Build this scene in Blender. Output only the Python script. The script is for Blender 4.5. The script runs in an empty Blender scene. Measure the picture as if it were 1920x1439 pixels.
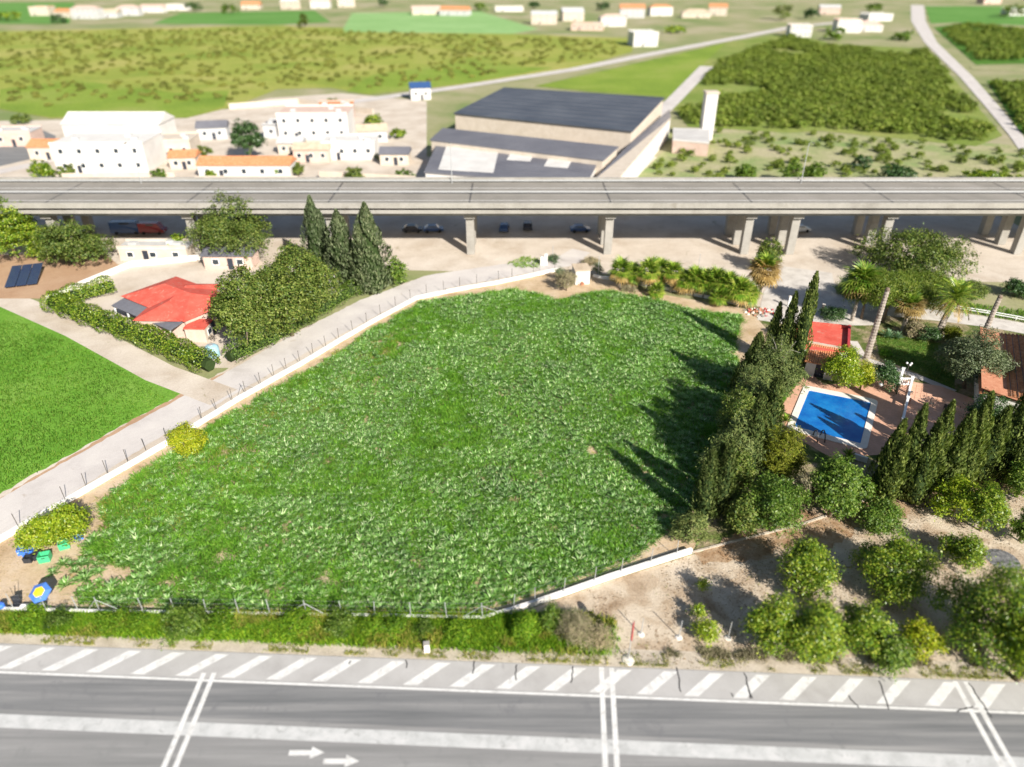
import bpy, math, random
import numpy as np
from mathutils import Vector
PI = math.pi
rng = np.random.default_rng(7)
random.seed(7)
SC = bpy.context.scene
COL = SC.collection

# ------------------------------------------------------------------ camera, sky, sun, exposure
FPX, PITCH, CAMH = 1331.0, math.radians(31), 50.0
cam_d = bpy.data.cameras.new('camera')
cam_d.sensor_width = 360.0
cam_d.lens = 360.0 * FPX / 1920.0
cam_d.clip_start, cam_d.clip_end = 1.0, 20000.0
cam_d.dof.use_dof = True
cam_d.dof.focus_distance = 86.0
cam_d.dof.aperture_fstop = 0.43
cam = bpy.data.objects.new('camera', cam_d)
COL.objects.link(cam)
cam.location = (0, 0, CAMH)
cam.rotation_euler = (PI / 2 - PITCH, 0, 0)
SC.camera = cam
SUN_EL = math.radians(32)
SUN_H = Vector((0.52, -0.85, 0)).normalized()          # horizontal direction towards the sun
SUN_V = Vector((SUN_H.x * math.cos(SUN_EL), SUN_H.y * math.cos(SUN_EL), math.sin(SUN_EL)))
w = bpy.data.worlds.new('World'); SC.world = w; w.use_nodes = True
sky = w.node_tree.nodes.new('ShaderNodeTexSky'); sky.sky_type = 'NISHITA'; sky.sun_disc = False
sky.sun_elevation = SUN_EL; sky.sun_rotation = math.atan2(SUN_H.x, SUN_H.y)
sky.dust_density = 1.0
bg = w.node_tree.nodes['Background']; bg.inputs[1].default_value = 0.06
w.node_tree.links.new(sky.outputs[0], bg.inputs[0])
sun_d = bpy.data.lights.new('sun', 'SUN'); sun_d.energy = 5.0; sun_d.angle = math.radians(0.5)
sun_d.color = (1.0, 0.945, 0.86)
sun = bpy.data.objects.new('sun', sun_d); COL.objects.link(sun)
sun.rotation_euler = (-SUN_V).to_track_quat('-Z', 'Y').to_euler()
SC.view_settings.view_transform = 'Standard'; SC.view_settings.look = 'None'
SC.view_settings.exposure = 0.82; SC.view_settings.gamma = 1.0
SC.view_settings.use_curve_mapping = False

# ------------------------------------------------------------------ survey helpers: metres on the ground from bearings of the photo
def at(u, v, z=0.0):
    x = (u - 960) / FPX; y = (719.5 - v) / FPX
    dy = math.cos(PITCH) + y * math.sin(PITCH); dz = -math.sin(PITCH) + y * math.cos(PITCH)
    t = (z - CAMH) / dz
    return (x * t, dy * t)
def hgt(Y, v):
    y = (719.5 - v) / FPX
    dy = math.cos(PITCH) + y * math.sin(PITCH); dz = -math.sin(PITCH) + y * math.cos(PITCH)
    return CAMH + Y * dz / dy
def ppm(u, v):
    Y = at(u, v)[1]
    return FPX / (Y * math.cos(PITCH) + CAMH * math.sin(PITCH))
def PG(pts, z=0.0): return [at(u, v, z) for u, v in pts]

# ------------------------------------------------------------------ object helpers
def tag(o, label=None, cat=None, group=None, kind=None):
    if label: o['label'] = label
    if cat: o['category'] = cat
    if group: o['group'] = group
    if kind: o['kind'] = kind
    return o
def link(name, me, parent=None, loc=(0, 0, 0), rz=0.0, scale=None):
    o = bpy.data.objects.new(name, me); COL.objects.link(o)
    o.location = loc; o.rotation_euler = (0, 0, rz)
    if scale is not None: o.scale = scale if hasattr(scale, '__len__') else (scale,) * 3
    if parent: o.parent = parent
    return o
def thing(name, label, cat, loc=(0, 0, 0), rz=0.0, group=None):
    return tag(link(name, None, None, loc, rz), label, cat, group)
def np_mesh(name, V, F, mats, smooth=False, midx=None):
    V = np.asarray(V, np.float32).reshape(-1, 3); F = np.asarray(F, np.int32)
    me = bpy.data.meshes.new(name)
    n, k = F.shape
    me.vertices.add(len(V)); me.vertices.foreach_set('co', V.ravel())
    me.loops.add(n * k); me.loops.foreach_set('vertex_index', F.ravel())
    me.polygons.add(n)
    me.polygons.foreach_set('loop_start', np.arange(0, n * k, k, dtype=np.int32))
    me.polygons.foreach_set('loop_total', np.full(n, k, np.int32))
    for m in (mats if isinstance(mats, (list, tuple)) else [mats]): me.materials.append(m)
    if midx is not None: me.polygons.foreach_set('material_index', np.asarray(midx, np.int32))
    me.update(calc_edges=True)
    if smooth: me.polygons.foreach_set('use_smooth', np.ones(n, bool))
    return me
class MB:
    def __init__(s): s.v = []; s.f = []; s.m = []
    def add(s, vs, fs, m=0):
        b = len(s.v); s.v += [tuple(p) for p in vs]
        for f in fs: s.f.append([b + i for i in f]); s.m.append(m)
        return s
    def box(s, c, d, rz=0.0, m=0, taper=1.0):
        cx, cy, cz = c; hx, hy, hz = d[0] / 2, d[1] / 2, d[2] / 2
        ca, sa = math.cos(rz), math.sin(rz); vs = []
        for z, t in ((-hz, 1.0), (hz, taper)):
            for x, y in ((-hx, -hy), (hx, -hy), (hx, hy), (-hx, hy)):
                x *= t; y *= t
                vs.append((cx + x * ca - y * sa, cy + x * sa + y * ca, cz + z))
        return s.add(vs, [(3, 2, 1, 0), (4, 5, 6, 7), (0, 1, 5, 4), (1, 2, 6, 5), (2, 3, 7, 6), (3, 0, 4, 7)], m)
    def prism(s, poly, z0, z1, m=0, mtop=None):
        n = len(poly)
        a = sum(poly[i][0] * poly[(i + 1) % n][1] - poly[(i + 1) % n][0] * poly[i][1] for i in range(n))
        if a < 0: poly = poly[::-1]
        zz0 = z0 if hasattr(z0, '__len__') else [z0] * n; zz1 = z1 if hasattr(z1, '__len__') else [z1] * n
        vs = [(p[0], p[1], zz0[i]) for i, p in enumerate(poly)] + [(p[0], p[1], zz1[i]) for i, p in enumerate(poly)]
        s.add(vs, [list(range(n))[::-1]] + [[i, (i + 1) % n, n + (i + 1) % n, n + i] for i in range(n)], m)
        b = len(s.v) - 2 * n
        s.f.append([b + n + i for i in range(n)]); s.m.append(m if mtop is None else mtop)
        return s
    def sheet(s, poly, z=0.0, m=0):
        n = len(poly)
        a = sum(poly[i][0] * poly[(i + 1) % n][1] - poly[(i + 1) % n][0] * poly[i][1] for i in range(n))
        if a < 0: poly = poly[::-1]
        return s.add([(p[0], p[1], z) for p in poly], [list(range(n))], m)
    def tube(s, path, radii, n=8, m=0, cap=True):
        P = [Vector(p) for p in path]; rings = []
        if not hasattr(radii, '__len__'): radii = [radii] * len(P)
        b0 = len(s.v)
        for i, p in enumerate(P):
            d = (P[min(i + 1, len(P) - 1)] - P[max(i - 1, 0)]).normalized()
            a = d.cross(Vector((0, 0, 1)))
            if a.length < 1e-3: a = Vector((1, 0, 0))
            a.normalize(); c = d.cross(a)
            for k in range(n):
                t = 2 * PI * k / n
                q = p + (a * math.cos(t) + c * math.sin(t)) * radii[i]
                s.v.append(tuple(q))
        for i in range(len(P) - 1):
            for k in range(n):
                s.f.append([b0 + i * n + k, b0 + i * n + (k + 1) % n, b0 + (i + 1) * n + (k + 1) % n, b0 + (i + 1) * n + k]); s.m.append(m)
        if cap:
            s.f.append([b0 + k for k in range(n)][::-1]); s.m.append(m)
            s.f.append([b0 + (len(P) - 1) * n + k for k in range(n)]); s.m.append(m)
        return s
    def lathe(s, prof, n=12, c=(0, 0, 0), m=0):
        b0 = len(s.v)
        for r, z in prof:
            for k in range(n):
                t = 2 * PI * k / n; s.v.append((c[0] + r * math.cos(t), c[1] + r * math.sin(t), c[2] + z))
        for i in range(len(prof) - 1):
            for k in range(n):
                s.f.append([b0 + i * n + k, b0 + i * n + (k + 1) % n, b0 + (i + 1) * n + (k + 1) % n, b0 + (i + 1) * n + k]); s.m.append(m)
        s.f.append([b0 + (len(prof) - 1) * n + k for k in range(n)]); s.m.append(m)
        return s
    def mesh(s, name, mats, smooth=False):
        me = bpy.data.meshes.new(name); me.from_pydata(s.v, [], s.f)
        for m_ in (mats if isinstance(mats, (list, tuple)) else [mats]): me.materials.append(m_)
        me.polygons.foreach_set('material_index', np.array(s.m, np.int32)); me.update()
        if smooth: me.polygons.foreach_set('use_smooth', np.ones(len(s.f), bool))
        return me
    def build(s, name, mats, parent=None, loc=(0, 0, 0), rz=0.0, smooth=False):
        return link(name, s.mesh(name, mats, smooth), parent, loc, rz)
def struct(o): o['kind'] = 'structure'; return o

# ------------------------------------------------------------------ materials
def base_mat(name, rough=0.8, spec=0.3):
    m = bpy.data.materials.new(name); m.use_nodes = True
    nt = m.node_tree; b = nt.nodes['Principled BSDF']
    b.inputs['Roughness'].default_value = rough; b.inputs['Specular IOR Level'].default_value = spec
    return m, nt, b
def ramp_node(nt, cols, fac, pos=None):
    r = nt.nodes.new('ShaderNodeValToRGB'); e = r.color_ramp.elements
    while len(e) < len(cols): e.new(0.5)
    for i, c in enumerate(cols):
        e[i].position = pos[i] if pos else i / (len(cols) - 1); e[i].color = (*c, 1)
    nt.links.new(fac, r.inputs[0]); return r.outputs[0]
def noise_node(nt, vec, scale, detail=5, rough=0.6, dist=0.0):
    n = nt.nodes.new('ShaderNodeTexNoise'); n.inputs['Scale'].default_value = scale
    n.inputs['Detail'].default_value = detail; n.inputs['Roughness'].default_value = rough
    n.inputs['Distortion'].default_value = dist
    nt.links.new(vec, n.inputs['Vector']); return n.outputs['Fac']
def mixc(nt, fac, a, b, blend='MIX'):
    x = nt.nodes.new('ShaderNodeMix'); x.data_type = 'RGBA'; x.blend_type = blend
    if isinstance(fac, float): x.inputs[0].default_value = fac
    else: nt.links.new(fac, x.inputs[0])
    for sock, val in ((x.inputs[6], a), (x.inputs[7], b)):
        if isinstance(val, tuple): sock.default_value = (*val, 1)
        else: nt.links.new(val, sock)
    return x.outputs[2]
def sc(c, k): return tuple(min(1.0, max(0.0, q * k)) for q in c)
def surf(name, cols, scale=1.0, rough=0.85, bump=0.3, fine=8.0, spec=0.2, stain=None, pos=None, bdist=0.05, fineamt=0.5):
    """world-space noisy surface: broad colour patches, fine grain, fine relief"""
    m, nt, b = base_mat(name, rough, spec)
    g = nt.nodes.new('ShaderNodeNewGeometry').outputs['Position']
    c = ramp_node(nt, cols, noise_node(nt, g, scale, 6, 0.65, 0.3), pos or [0.3 + 0.4 * i / max(1, len(cols) - 1) for i in range(len(cols))])
    fn = noise_node(nt, g, fine, 4, 0.7)
    c = mixc(nt, fineamt, c, ramp_node(nt, [(0.35,) * 3, (0.62,) * 3], fn, [0.3, 0.7]), 'OVERLAY')
    if stain:
        sn = ramp_node(nt, [(0, 0, 0), (1, 1, 1)], noise_node(nt, g, stain[1], 5, 0.7, 1.0), [stain[2], stain[2] + 0.1])
        c = mixc(nt, sn, c, stain[0])
    nt.links.new(c, b.inputs['Base Color'])
    if bump:
        bp = nt.nodes.new('ShaderNodeBump'); bp.inputs['Strength'].default_value = bump; bp.inputs['Distance'].default_value = bdist
        nt.links.new(fn, bp.inputs['Height']); nt.links.new(bp.outputs[0], b.inputs['Normal'])
    return m
def streaked(name, cols, streak):
    m, nt, b = base_mat(name, .85, .2); g = nt.nodes.new('ShaderNodeNewGeometry').outputs['Position']
    mp = nt.nodes.new('ShaderNodeMapping'); mp.inputs['Scale'].default_value = (.05, 1.5, 1); mp.inputs['Rotation'].default_value = (0, 0, .045); nt.links.new(g, mp.inputs[0])
    c = ramp_node(nt, cols, noise_node(nt, mp.outputs[0], 1.0, 5, .65), [.3, .5, .7])
    c = mixc(nt, ramp_node(nt, [(0, 0, 0), (.8, .8, .8)], noise_node(nt, g, .45, 6, .7, 1.2), [.56, .68]), c, streak)
    fn = noise_node(nt, g, 16, 4, .7); c = mixc(nt, .4, c, ramp_node(nt, [(.35,) * 3, (.62,) * 3], fn, [.3, .7]), 'OVERLAY')
    nt.links.new(c, b.inputs['Base Color'])
    bp = nt.nodes.new('ShaderNodeBump'); bp.inputs['Strength'].default_value = .2; bp.inputs['Distance'].default_value = .03
    nt.links.new(fn, bp.inputs['Height']); nt.links.new(bp.outputs[0], b.inputs['Normal']); return m
def plain(name, c, rough=0.6, spec=0.4, metal=0.0, var=0.25, scale=3.0):
    m, nt, b = base_mat(name, rough, spec); b.inputs['Metallic'].default_value = metal
    g = nt.nodes.new('ShaderNodeTexCoord').outputs['Object']
    n = noise_node(nt, g, scale, 6, 0.7)
    col = ramp_node(nt, [sc(c, 1 - var), c, sc(c, 1 + var * 0.6)], n, [0.3, 0.5, 0.7])
    nt.links.new(col, b.inputs['Base Color']); return m
def leafm(name, cols, rough=0.5, trans=0.3, spec=0.35, clump=0.35, pos=None, patch=.28):
    """foliage: colour differs from leaf to leaf, from plant to plant and in broad patches"""
    m, nt, b = base_mat(name, rough, spec)
    geo = nt.nodes.new('ShaderNodeNewGeometry')
    c = ramp_node(nt, cols, geo.outputs['Random Per Island'], pos)
    n = noise_node(nt, geo.outputs['Position'], clump, 3, 0.6)
    c = mixc(nt, 1.0, c, ramp_node(nt, [(1 - patch,) * 3, (1 + patch * .6, 1 + patch * .45, 1 + patch * .2)], n, [0.3, 0.7]), 'MULTIPLY')
    oi = nt.nodes.new('ShaderNodeObjectInfo')
    c = mixc(nt, 1.0, c, ramp_node(nt, [(0.82, 0.85, 0.8), (1.12, 1.08, 1.0)], oi.outputs['Random']), 'MULTIPLY')
    nt.links.new(c, b.inputs['Base Color'])
    tr = nt.nodes.new('ShaderNodeBsdfTranslucent')
    tc = mixc(nt, 1.0, c, (1.0, 1.1, 0.55), 'MULTIPLY'); nt.links.new(tc, tr.inputs['Color'])
    mx = nt.nodes.new('ShaderNodeMixShader'); mx.inputs[0].default_value = trans
    nt.links.new(b.outputs[0], mx.inputs[1]); nt.links.new(tr.outputs[0], mx.inputs[2])
    nt.links.new(mx.outputs[0], nt.nodes['Material Output'].inputs[0])
    return m
M = {}
M['earth'] = surf('earth', [(.13, .20, .05), (.27, .27, .13), (.40, .34, .24)], .02, fine=1.5, bump=.2)
M['dust'] = surf('dust', [(.44, .36, .28), (.54, .47, .39), (.62, .55, .47)], .12, fine=4, bump=.5, stain=((.34, .29, .20), .25, .62))
M['field_soil'] = surf('field_soil', [(.36, .25, .14), (.53, .40, .26), (.60, .48, .35)], .25, fine=5, bump=.8, bdist=.12, stain=((.42, .32, .12), .6, .6))
M['orchard_soil'] = surf('orchard_soil', [(.26, .18, .11), (.44, .34, .24), (.55, .46, .35), (.62, .53, .42)], .3, fine=5, bump=.8, bdist=.12, stain=((.24, .16, .09), .45, .6))
M['litter'] = surf('litter', [(.22, .13, .07), (.36, .23, .13), (.44, .32, .21), (.48, .38, .28)], .7, fine=7, bump=1, bdist=.1)
M['lane'] = surf('lane', [(.46, .42, .39), (.54, .50, .47), (.60, .56, .52)], .2, fine=12, bump=.15, stain=((.38, .32, .26), .3, .66))
M['asphalt'] = streaked('asphalt', [(.19, .19, .185), (.25, .245, .24), (.31, .305, .295)], (.21, .21, .205))
M['asphalt_old'] = surf('asphalt_old', [(.35, .335, .32), (.41, .395, .38), (.45, .435, .42)], .3, fine=14, bump=.15, fineamt=.35, stain=((.30, .29, .28), .6, .64))
M['asphalt_dark'] = streaked('asphalt_dark', [(.13, .133, .135), (.19, .19, .19), (.26, .255, .25)], (.16, .16, .165))
M['paint'] = surf('paint', [(.52, .51, .49), (.64, .63, .61), (.70, .69, .67)], 1.5, fine=25, bump=.1, stain=((.42, .41, .39), 2.0, .57))
M['worn_paint'] = surf('worn_paint', [(.40, .40, .39), (.50, .50, .49), (.58, .57, .56)], .8, fine=18, bump=.1, stain=((.34, .34, .33), 1.0, .58))
M['tar'] = surf('tar', [(.03, .03, .03), (.05, .05, .05)], 2, fine=20)
M['gravel'] = surf('gravel', [(.42, .38, .34), (.54, .50, .45), (.62, .58, .53)], .5, fine=10, bump=.5)
M['shoulder'] = surf('shoulder', [(.40, .34, .26), (.52, .45, .36), (.60, .53, .44)], .6, fine=8, bump=.9, bdist=.1, stain=((.20, .20, .08), 1.2, .62))
M['white_wall'] = surf('white_wall', [(.66, .62, .56), (.78, .75, .70), (.82, .80, .77)], .8, fine=6, bump=.2, stain=((.55, .42, .32), .7, .68))
M['render_white'] = surf('render_white', [(.54, .52, .49), (.66, .64, .61)], .25, fine=5, bump=.1, fineamt=.3)
M['render_cream'] = surf('render_cream', [(.48, .41, .33), (.58, .51, .43)], .5, fine=5, bump=.1, fineamt=.3)
M['render_pink'] = surf('render_pink', [(.50, .36, .30), (.60, .46, .39)], .5, fine=5, bump=.1, fineamt=.3)
M['render_grey'] = surf('render_grey', [(.42, .42, .42), (.52, .52, .51)], .5, fine=5, bump=.1, fineamt=.3)
M['concrete'] = surf('concrete', [(.25, .235, .21), (.31, .295, .265), (.35, .33, .30)], .25, fine=5, bump=.2, stain=((.24, .22, .19), .3, .60))
M['viaduct_road'] = surf('viaduct_road', [(.21, .195, .17), (.26, .24, .21), (.30, .275, .245)], .1, fine=6, bump=.1)
M['roof_dark'] = surf('roof_dark', [(.055, .065, .085), (.075, .085, .105), (.10, .11, .13)], .08, fine=2, bump=.1, rough=.6)
M['roof_grey'] = surf('roof_grey', [(.12, .12, .14), (.18, .18, .20)], .08, fine=2, bump=.1, rough=.6)
M['roof_tan'] = surf('roof_tan', [(.40, .31, .22), (.52, .42, .31), (.58, .48, .36)], .7, fine=6, bump=.3)
M['red_roof'] = surf('red_roof', [(.50, .075, .05), (.58, .10, .07), (.62, .14, .10)], .5, fine=6, bump=.15, fineamt=.3, stain=((.50, .22, .16), 1.2, .56))
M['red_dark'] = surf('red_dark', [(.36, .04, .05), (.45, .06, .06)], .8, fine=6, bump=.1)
M['tile_orange'] = surf('tile_orange', [(.40, .14, .06), (.56, .24, .11), (.66, .36, .20)], 2.2, fine=7, bump=.2, stain=((.28, .12, .06), 2.0, .62))
M['terrace'] = None
M['tile_pink'] = surf('tile_pink', [(.56, .31, .20), (.65, .39, .27), (.69, .44, .32)], .6, fine=9, bump=.1, fineamt=.3)
M['coping'] = surf('coping', [(.68, .62, .55), (.78, .73, .66)], 1.0, fine=8, bump=.1, fineamt=.3)
M['white_paint'] = plain('white_paint', (.80, .80, .79), .5, .4, var=.06)
M['metal'] = plain('metal', (.45, .46, .46), .45, .5, .3)
M['metal_dark'] = plain('metal_dark', (.10, .09, .08), .5, .4)
M['chrome'] = plain('chrome', (.05, .05, .055), .3, .5)
M['glass'] = plain('glass', (.03, .04, .05), .15, .6)
M['door_dark'] = plain('door_dark', (.03, .035, .05), .5)
M['shutter_blue'] = plain('shutter_blue', (.30, .48, .56), .5)
M['bark'] = surf('bark', [(.10, .07, .05), (.20, .15, .11), (.28, .22, .17)], 1.5, fine=6, bump=.6)
M['bark_pale'] = surf('bark_pale', [(.24, .20, .16), (.36, .31, .26), (.44, .39, .34)], 1.5, fine=7, bump=.8, bdist=.15)
M['deadwood'] = surf('deadwood', [(.30, .26, .22), (.45, .41, .36)], 2, fine=8)
M['blue_plastic'] = plain('blue_plastic', (.05, .17, .62), .45)
M['green_plastic'] = plain('green_plastic', (.06, .45, .20), .45)
M['black_plastic'] = plain('black_plastic', (.03, .033, .04), .4)
M['yellow_cloth'] = plain('yellow_cloth', (.85, .62, .02), .7, var=.08)
M['blue_cloth'] = plain('blue_cloth', (.06, .17, .52), .7, var=.1)
M['red_sign'] = plain('red_sign', (.40, .015, .02), .4)
M['brick'] = surf('brick', [(.40, .16, .09), (.52, .26, .16)], 2, fine=8)
M['timber'] = surf('timber', [(.42, .34, .24), (.54, .45, .33)], 2, fine=8)
M['solar'] = plain('solar', (.03, .045, .10), .2, .6, var=.15)
M['car_paint_red'] = plain('car_paint_red', (.28, .03, .035), .25, .6, var=.05)
M['car_paint_blue'] = plain('car_paint_blue', (.04, .09, .22), .25, .6, var=.05)
M['car_paint_white'] = plain('car_paint_white', (.75, .75, .75), .25, .6, var=.03)
M['car_paint_dark'] = plain('car_paint_dark', (.05, .05, .06), .25, .6, var=.05)
M['rubber'] = plain('rubber', (.02, .02, .02), .8)
# lawns and crops seen from far off
def crop(name, cols, scale=.06, fine=1.2, pos=None): return surf(name, cols, scale, .9, .8, fine, .1, bdist=.25, pos=pos, fineamt=.75)
M['meadow'] = crop('meadow', [(.10, .24, .025), (.14, .30, .035), (.20, .34, .06)], .08, 2.5)
M['olive_field'] = crop('olive_field', [(.17, .24, .035), (.27, .30, .06), (.37, .34, .11)], .02, .6)
M['lime_field'] = crop('lime_field', [(.14, .22, .03), (.20, .28, .04), (.26, .30, .07)], .03, .8)
M['grove_soil'] = crop('grove_soil', [(.13, .20, .03), (.20, .25, .06), (.30, .30, .10)], .03, .8)
M['dark_field'] = crop('dark_field', [(.06, .14, .02), (.09, .20, .03)], .03, .8)
M['pale_field'] = crop('pale_field', [(.20, .36, .12), (.28, .44, .18)], .02, .6)
M['green_field'] = crop('green_field', [(.09, .22, .04), (.14, .28, .07)], .02, .6)
M['scrub'] = crop('scrub', [(.16, .26, .07), (.32, .32, .16), (.44, .38, .26)], .05, .8)
M['garden'] = crop('garden', [(.05, .10, .02), (.12, .15, .04), (.34, .27, .17), (.42, .34, .24)], .35, 3)
M['lawn'] = crop('lawn', [(.05, .12, .015), (.09, .18, .025), (.20, .21, .07)], .4, 3)
M['terra'] = surf('terra', [(.36, .22, .13), (.46, .31, .20)], .2, fine=4, bump=.5)
# foliage
M['artichoke'] = leafm('artichoke', [(.08, .22, .038), (.16, .355, .075), (.30, .49, .17), (.70, .75, .55)], .42, .28, .5, .14, [0, .38, .74, 1], .28)
M['weed'] = leafm('weed', [(.075, .24, .014), (.14, .35, .028), (.26, .45, .07)], .6, .35, .2, .6)
M['weed_dry'] = leafm('weed_dry', [(.15, .26, .025), (.32, .38, .05), (.52, .44, .13), (.14, .26, .03)], .6, .35, .2, .5)
M['verge'] = leafm('verge', [(.08, .22, .015), (.18, .36, .025), (.36, .50, .045)], .55, .4, .25, .9)
M['meadow_grass'] = leafm('meadow_grass', [(.07, .21, .015), (.13, .29, .03), (.22, .34, .06)], .6, .35, .2, .10, None, .4)
M['lemon'] = leafm('lemon', [(.06, .15, .012), (.14, .26, .018), (.27, .39, .028), (.48, .54, .08)], .38, .3, .5, .9)
M['lemon_bright'] = leafm('lemon_bright', [(.10, .22, .012), (.24, .38, .018), (.40, .52, .03), (.55, .60, .08)], .38, .35, .5, .9)
M['lemon_yellow'] = leafm('lemon_yellow', [(.15, .24, .01), (.32, .42, .015), (.50, .55, .03), (.64, .60, .06)], .42, .35, .45, .9)
M['broad'] = leafm('broad', [(.05, .13, .012), (.10, .20, .022), (.18, .29, .04), (.32, .43, .10)], .45, .3, .4, .7)
M['dull'] = leafm('dull', [(.05, .11, .018), (.11, .18, .03), (.19, .25, .05), (.28, .32, .09)], .5, .25, .35, .5)
M['pepper'] = leafm('pepper', [(.07, .14, .018), (.13, .21, .025), (.21, .28, .04), (.30, .34, .07)], .5, .35, .3, .6)
M['dark_shrub'] = leafm('dark_shrub', [(.02, .07, .015), (.04, .11, .025), (.08, .16, .05), (.16, .24, .12)], .4, .2, .5, .8)
M['olive'] = leafm('olive', [(.07, .11, .05), (.12, .17, .08), (.19, .24, .13), (.27, .31, .20)], .5, .2, .4, .6)
M['pine'] = leafm('pine', [(.10, .15, .012), (.18, .21, .018), (.27, .28, .04)], .6, .25, .2, .7)
M['juniper'] = leafm('juniper', [(.07, .12, .035), (.14, .19, .055), (.24, .28, .10)], .6, .18, .25, .7)
M['cypress'] = leafm('cypress', [(.07, .12, .03), (.16, .22, .055), (.29, .35, .11)], .6, .2, .25, .7)
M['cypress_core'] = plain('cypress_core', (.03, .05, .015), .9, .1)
M['palm'] = leafm('palm', [(.07, .17, .015), (.15, .28, .025), (.28, .38, .05), (.42, .46, .11)], .4, .2, .5, .8)
M['palm_dry'] = leafm('palm_dry', [(.26, .17, .06), (.42, .29, .11), (.52, .40, .20)], .7, .25, .2, .8)
M['agave'] = leafm('agave', [(.14, .28, .16), (.22, .36, .22), (.34, .46, .30)], .45, .1, .4, .5)
M['twig'] = leafm('twig', [(.26, .22, .15), (.38, .33, .24), (.20, .22, .10)], .7, .1, .1, .8)
M['leaf_brown'] = leafm('leaf_brown', [(.14, .08, .04), (.26, .16, .09), (.40, .29, .18)], .8, .1, .1, .5)
M['leaf_straw'] = leafm('leaf_straw', [(.30, .22, .11), (.48, .37, .22), (.22, .20, .07)], .8, .1, .1, .5)
M['bougain'] = leafm('bougain', [(.50, .03, .05), (.70, .06, .08), (.40, .05, .04)], .5, .3, .3, .8)
M['bush_far'] = leafm('bush_far', [(.13, .21, .03), (.20, .28, .045), (.30, .34, .09)], .6, .25, .2, .05)

# water
def water_mat():
    m, nt, b = base_mat('pool_water', .08, .5)
    g = nt.nodes.new('ShaderNodeNewGeometry').outputs['Position']
    b.inputs['Base Color'].default_value = (.004, .11, .52, 1)
    c = ramp_node(nt, [(.006, .11, .40), (.014, .19, .50)], noise_node(nt, g, .5, 4), [.35, .65])
    nt.links.new(c, b.inputs['Base Color'])
    bp = nt.nodes.new('ShaderNodeBump'); bp.inputs['Strength'].default_value = .35; bp.inputs['Distance'].default_value = .05
    nt.links.new(noise_node(nt, g, 3.0, 3), bp.inputs['Height']); nt.links.new(bp.outputs[0], b.inputs['Normal'])
    return m
M['water'] = water_mat()
def terrace_mat():
    m, nt, b = base_mat('terrace', .75, .25)
    g = nt.nodes.new('ShaderNodeNewGeometry').outputs['Position']
    br = nt.nodes.new('ShaderNodeTexBrick'); br.inputs['Scale'].default_value = 2.2
    br.inputs['Color1'].default_value = (.60, .33, .22, 1); br.inputs['Color2'].default_value = (.68, .40, .28, 1)
    br.inputs['Mortar'].default_value = (.48, .30, .21, 1); br.inputs['Mortar Size'].default_value = .02
    br.offset = 0.5
    nt.links.new(g, br.inputs['Vector'])
    c = mixc(nt, 1.0, br.outputs['Color'], ramp_node(nt, [(.82, .82, .82), (1.08, 1.06, 1.05)], noise_node(nt, g, .5, 6), [.3, .7]), 'MULTIPLY')
    nt.links.new(c, b.inputs['Base Color']); return m
M['terrace'] = terrace_mat()

# ------------------------------------------------------------------ foliage geometry (numpy)
def unit(a): return a / (np.linalg.norm(a, axis=-1, keepdims=True) + 1e-9)
def leaf_quads(C, D, N, L, W, fold=.25):
    """one diamond leaf per row: centre, long axis, rough normal, length, width"""
    D = unit(D); S = unit(np.cross(D, N)); N2 = np.cross(S, D)
    L = np.broadcast_to(np.asarray(L, float), (len(C),))[:, None]; W = np.broadcast_to(np.asarray(W, float), (len(C),))[:, None]
    a = C - D * L * .5; t = C + D * L * .5 - N2 * L * .12
    l = C + S * W * .5 + N2 * W * fold; r = C - S * W * .5 + N2 * W * fold
    V = np.stack([a, r, t, l], 1).reshape(-1, 3)
    F = np.arange(len(C) * 4).reshape(-1, 4)
    return V, F
def crown_mesh(name, mat, lobes, n_cl, per, L, W, cl_r, up=.5, shell=.55, seed=0, gap=0.0, droop=0.0, mats=None):
    r = np.random.default_rng(seed)
    lob = np.array([[*c, *R] for c, R in lobes], float)
    vol = (lob[:, 3] * lob[:, 4] * lob[:, 5]) ** .8; k = r.choice(len(lob), n_cl, p=vol / vol.sum())
    d = unit(r.normal(size=(n_cl, 3))); d[:, 2] = np.where(d[:, 2] < -.55, -d[:, 2], d[:, 2])
    rad = shell + (1 - shell) * r.random(n_cl) ** .6
    ph = r.random((5, 3)) * 6.28; fr = r.normal(size=(5, 3)) * 2.6
    bulge = 1 + .13 * sum(np.sin(d @ fr[i] + ph[i, 0]) for i in range(5)) / 1.4
    P = lob[k, :3] + d * lob[k, 3:] * (rad * bulge)[:, None]
    P[:, 2] = np.maximum(P[:, 2], cl_r * .5)
    csz = .6 + .8 * r.random(n_cl)
    off = r.normal(size=(n_cl, per, 3)) * (cl_r * csz)[:, None, None] * np.array([1, 1, .7])
    C = (P[:, None] + off).reshape(-1, 3); C[:, 2] = np.maximum(C[:, 2], .05)
    N = np.repeat(d, per, 0) * .8 + np.array([0, 0, up]) + r.normal(size=C.shape) * .65
    D = np.cross(N, r.normal(size=C.shape)) + np.array([0, 0, -droop])
    s = .7 + .6 * r.random(len(C))
    V, F = leaf_quads(C, D, N, L * s, W * s)
    return np_mesh(name, V, F, mats or mat), P
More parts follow.
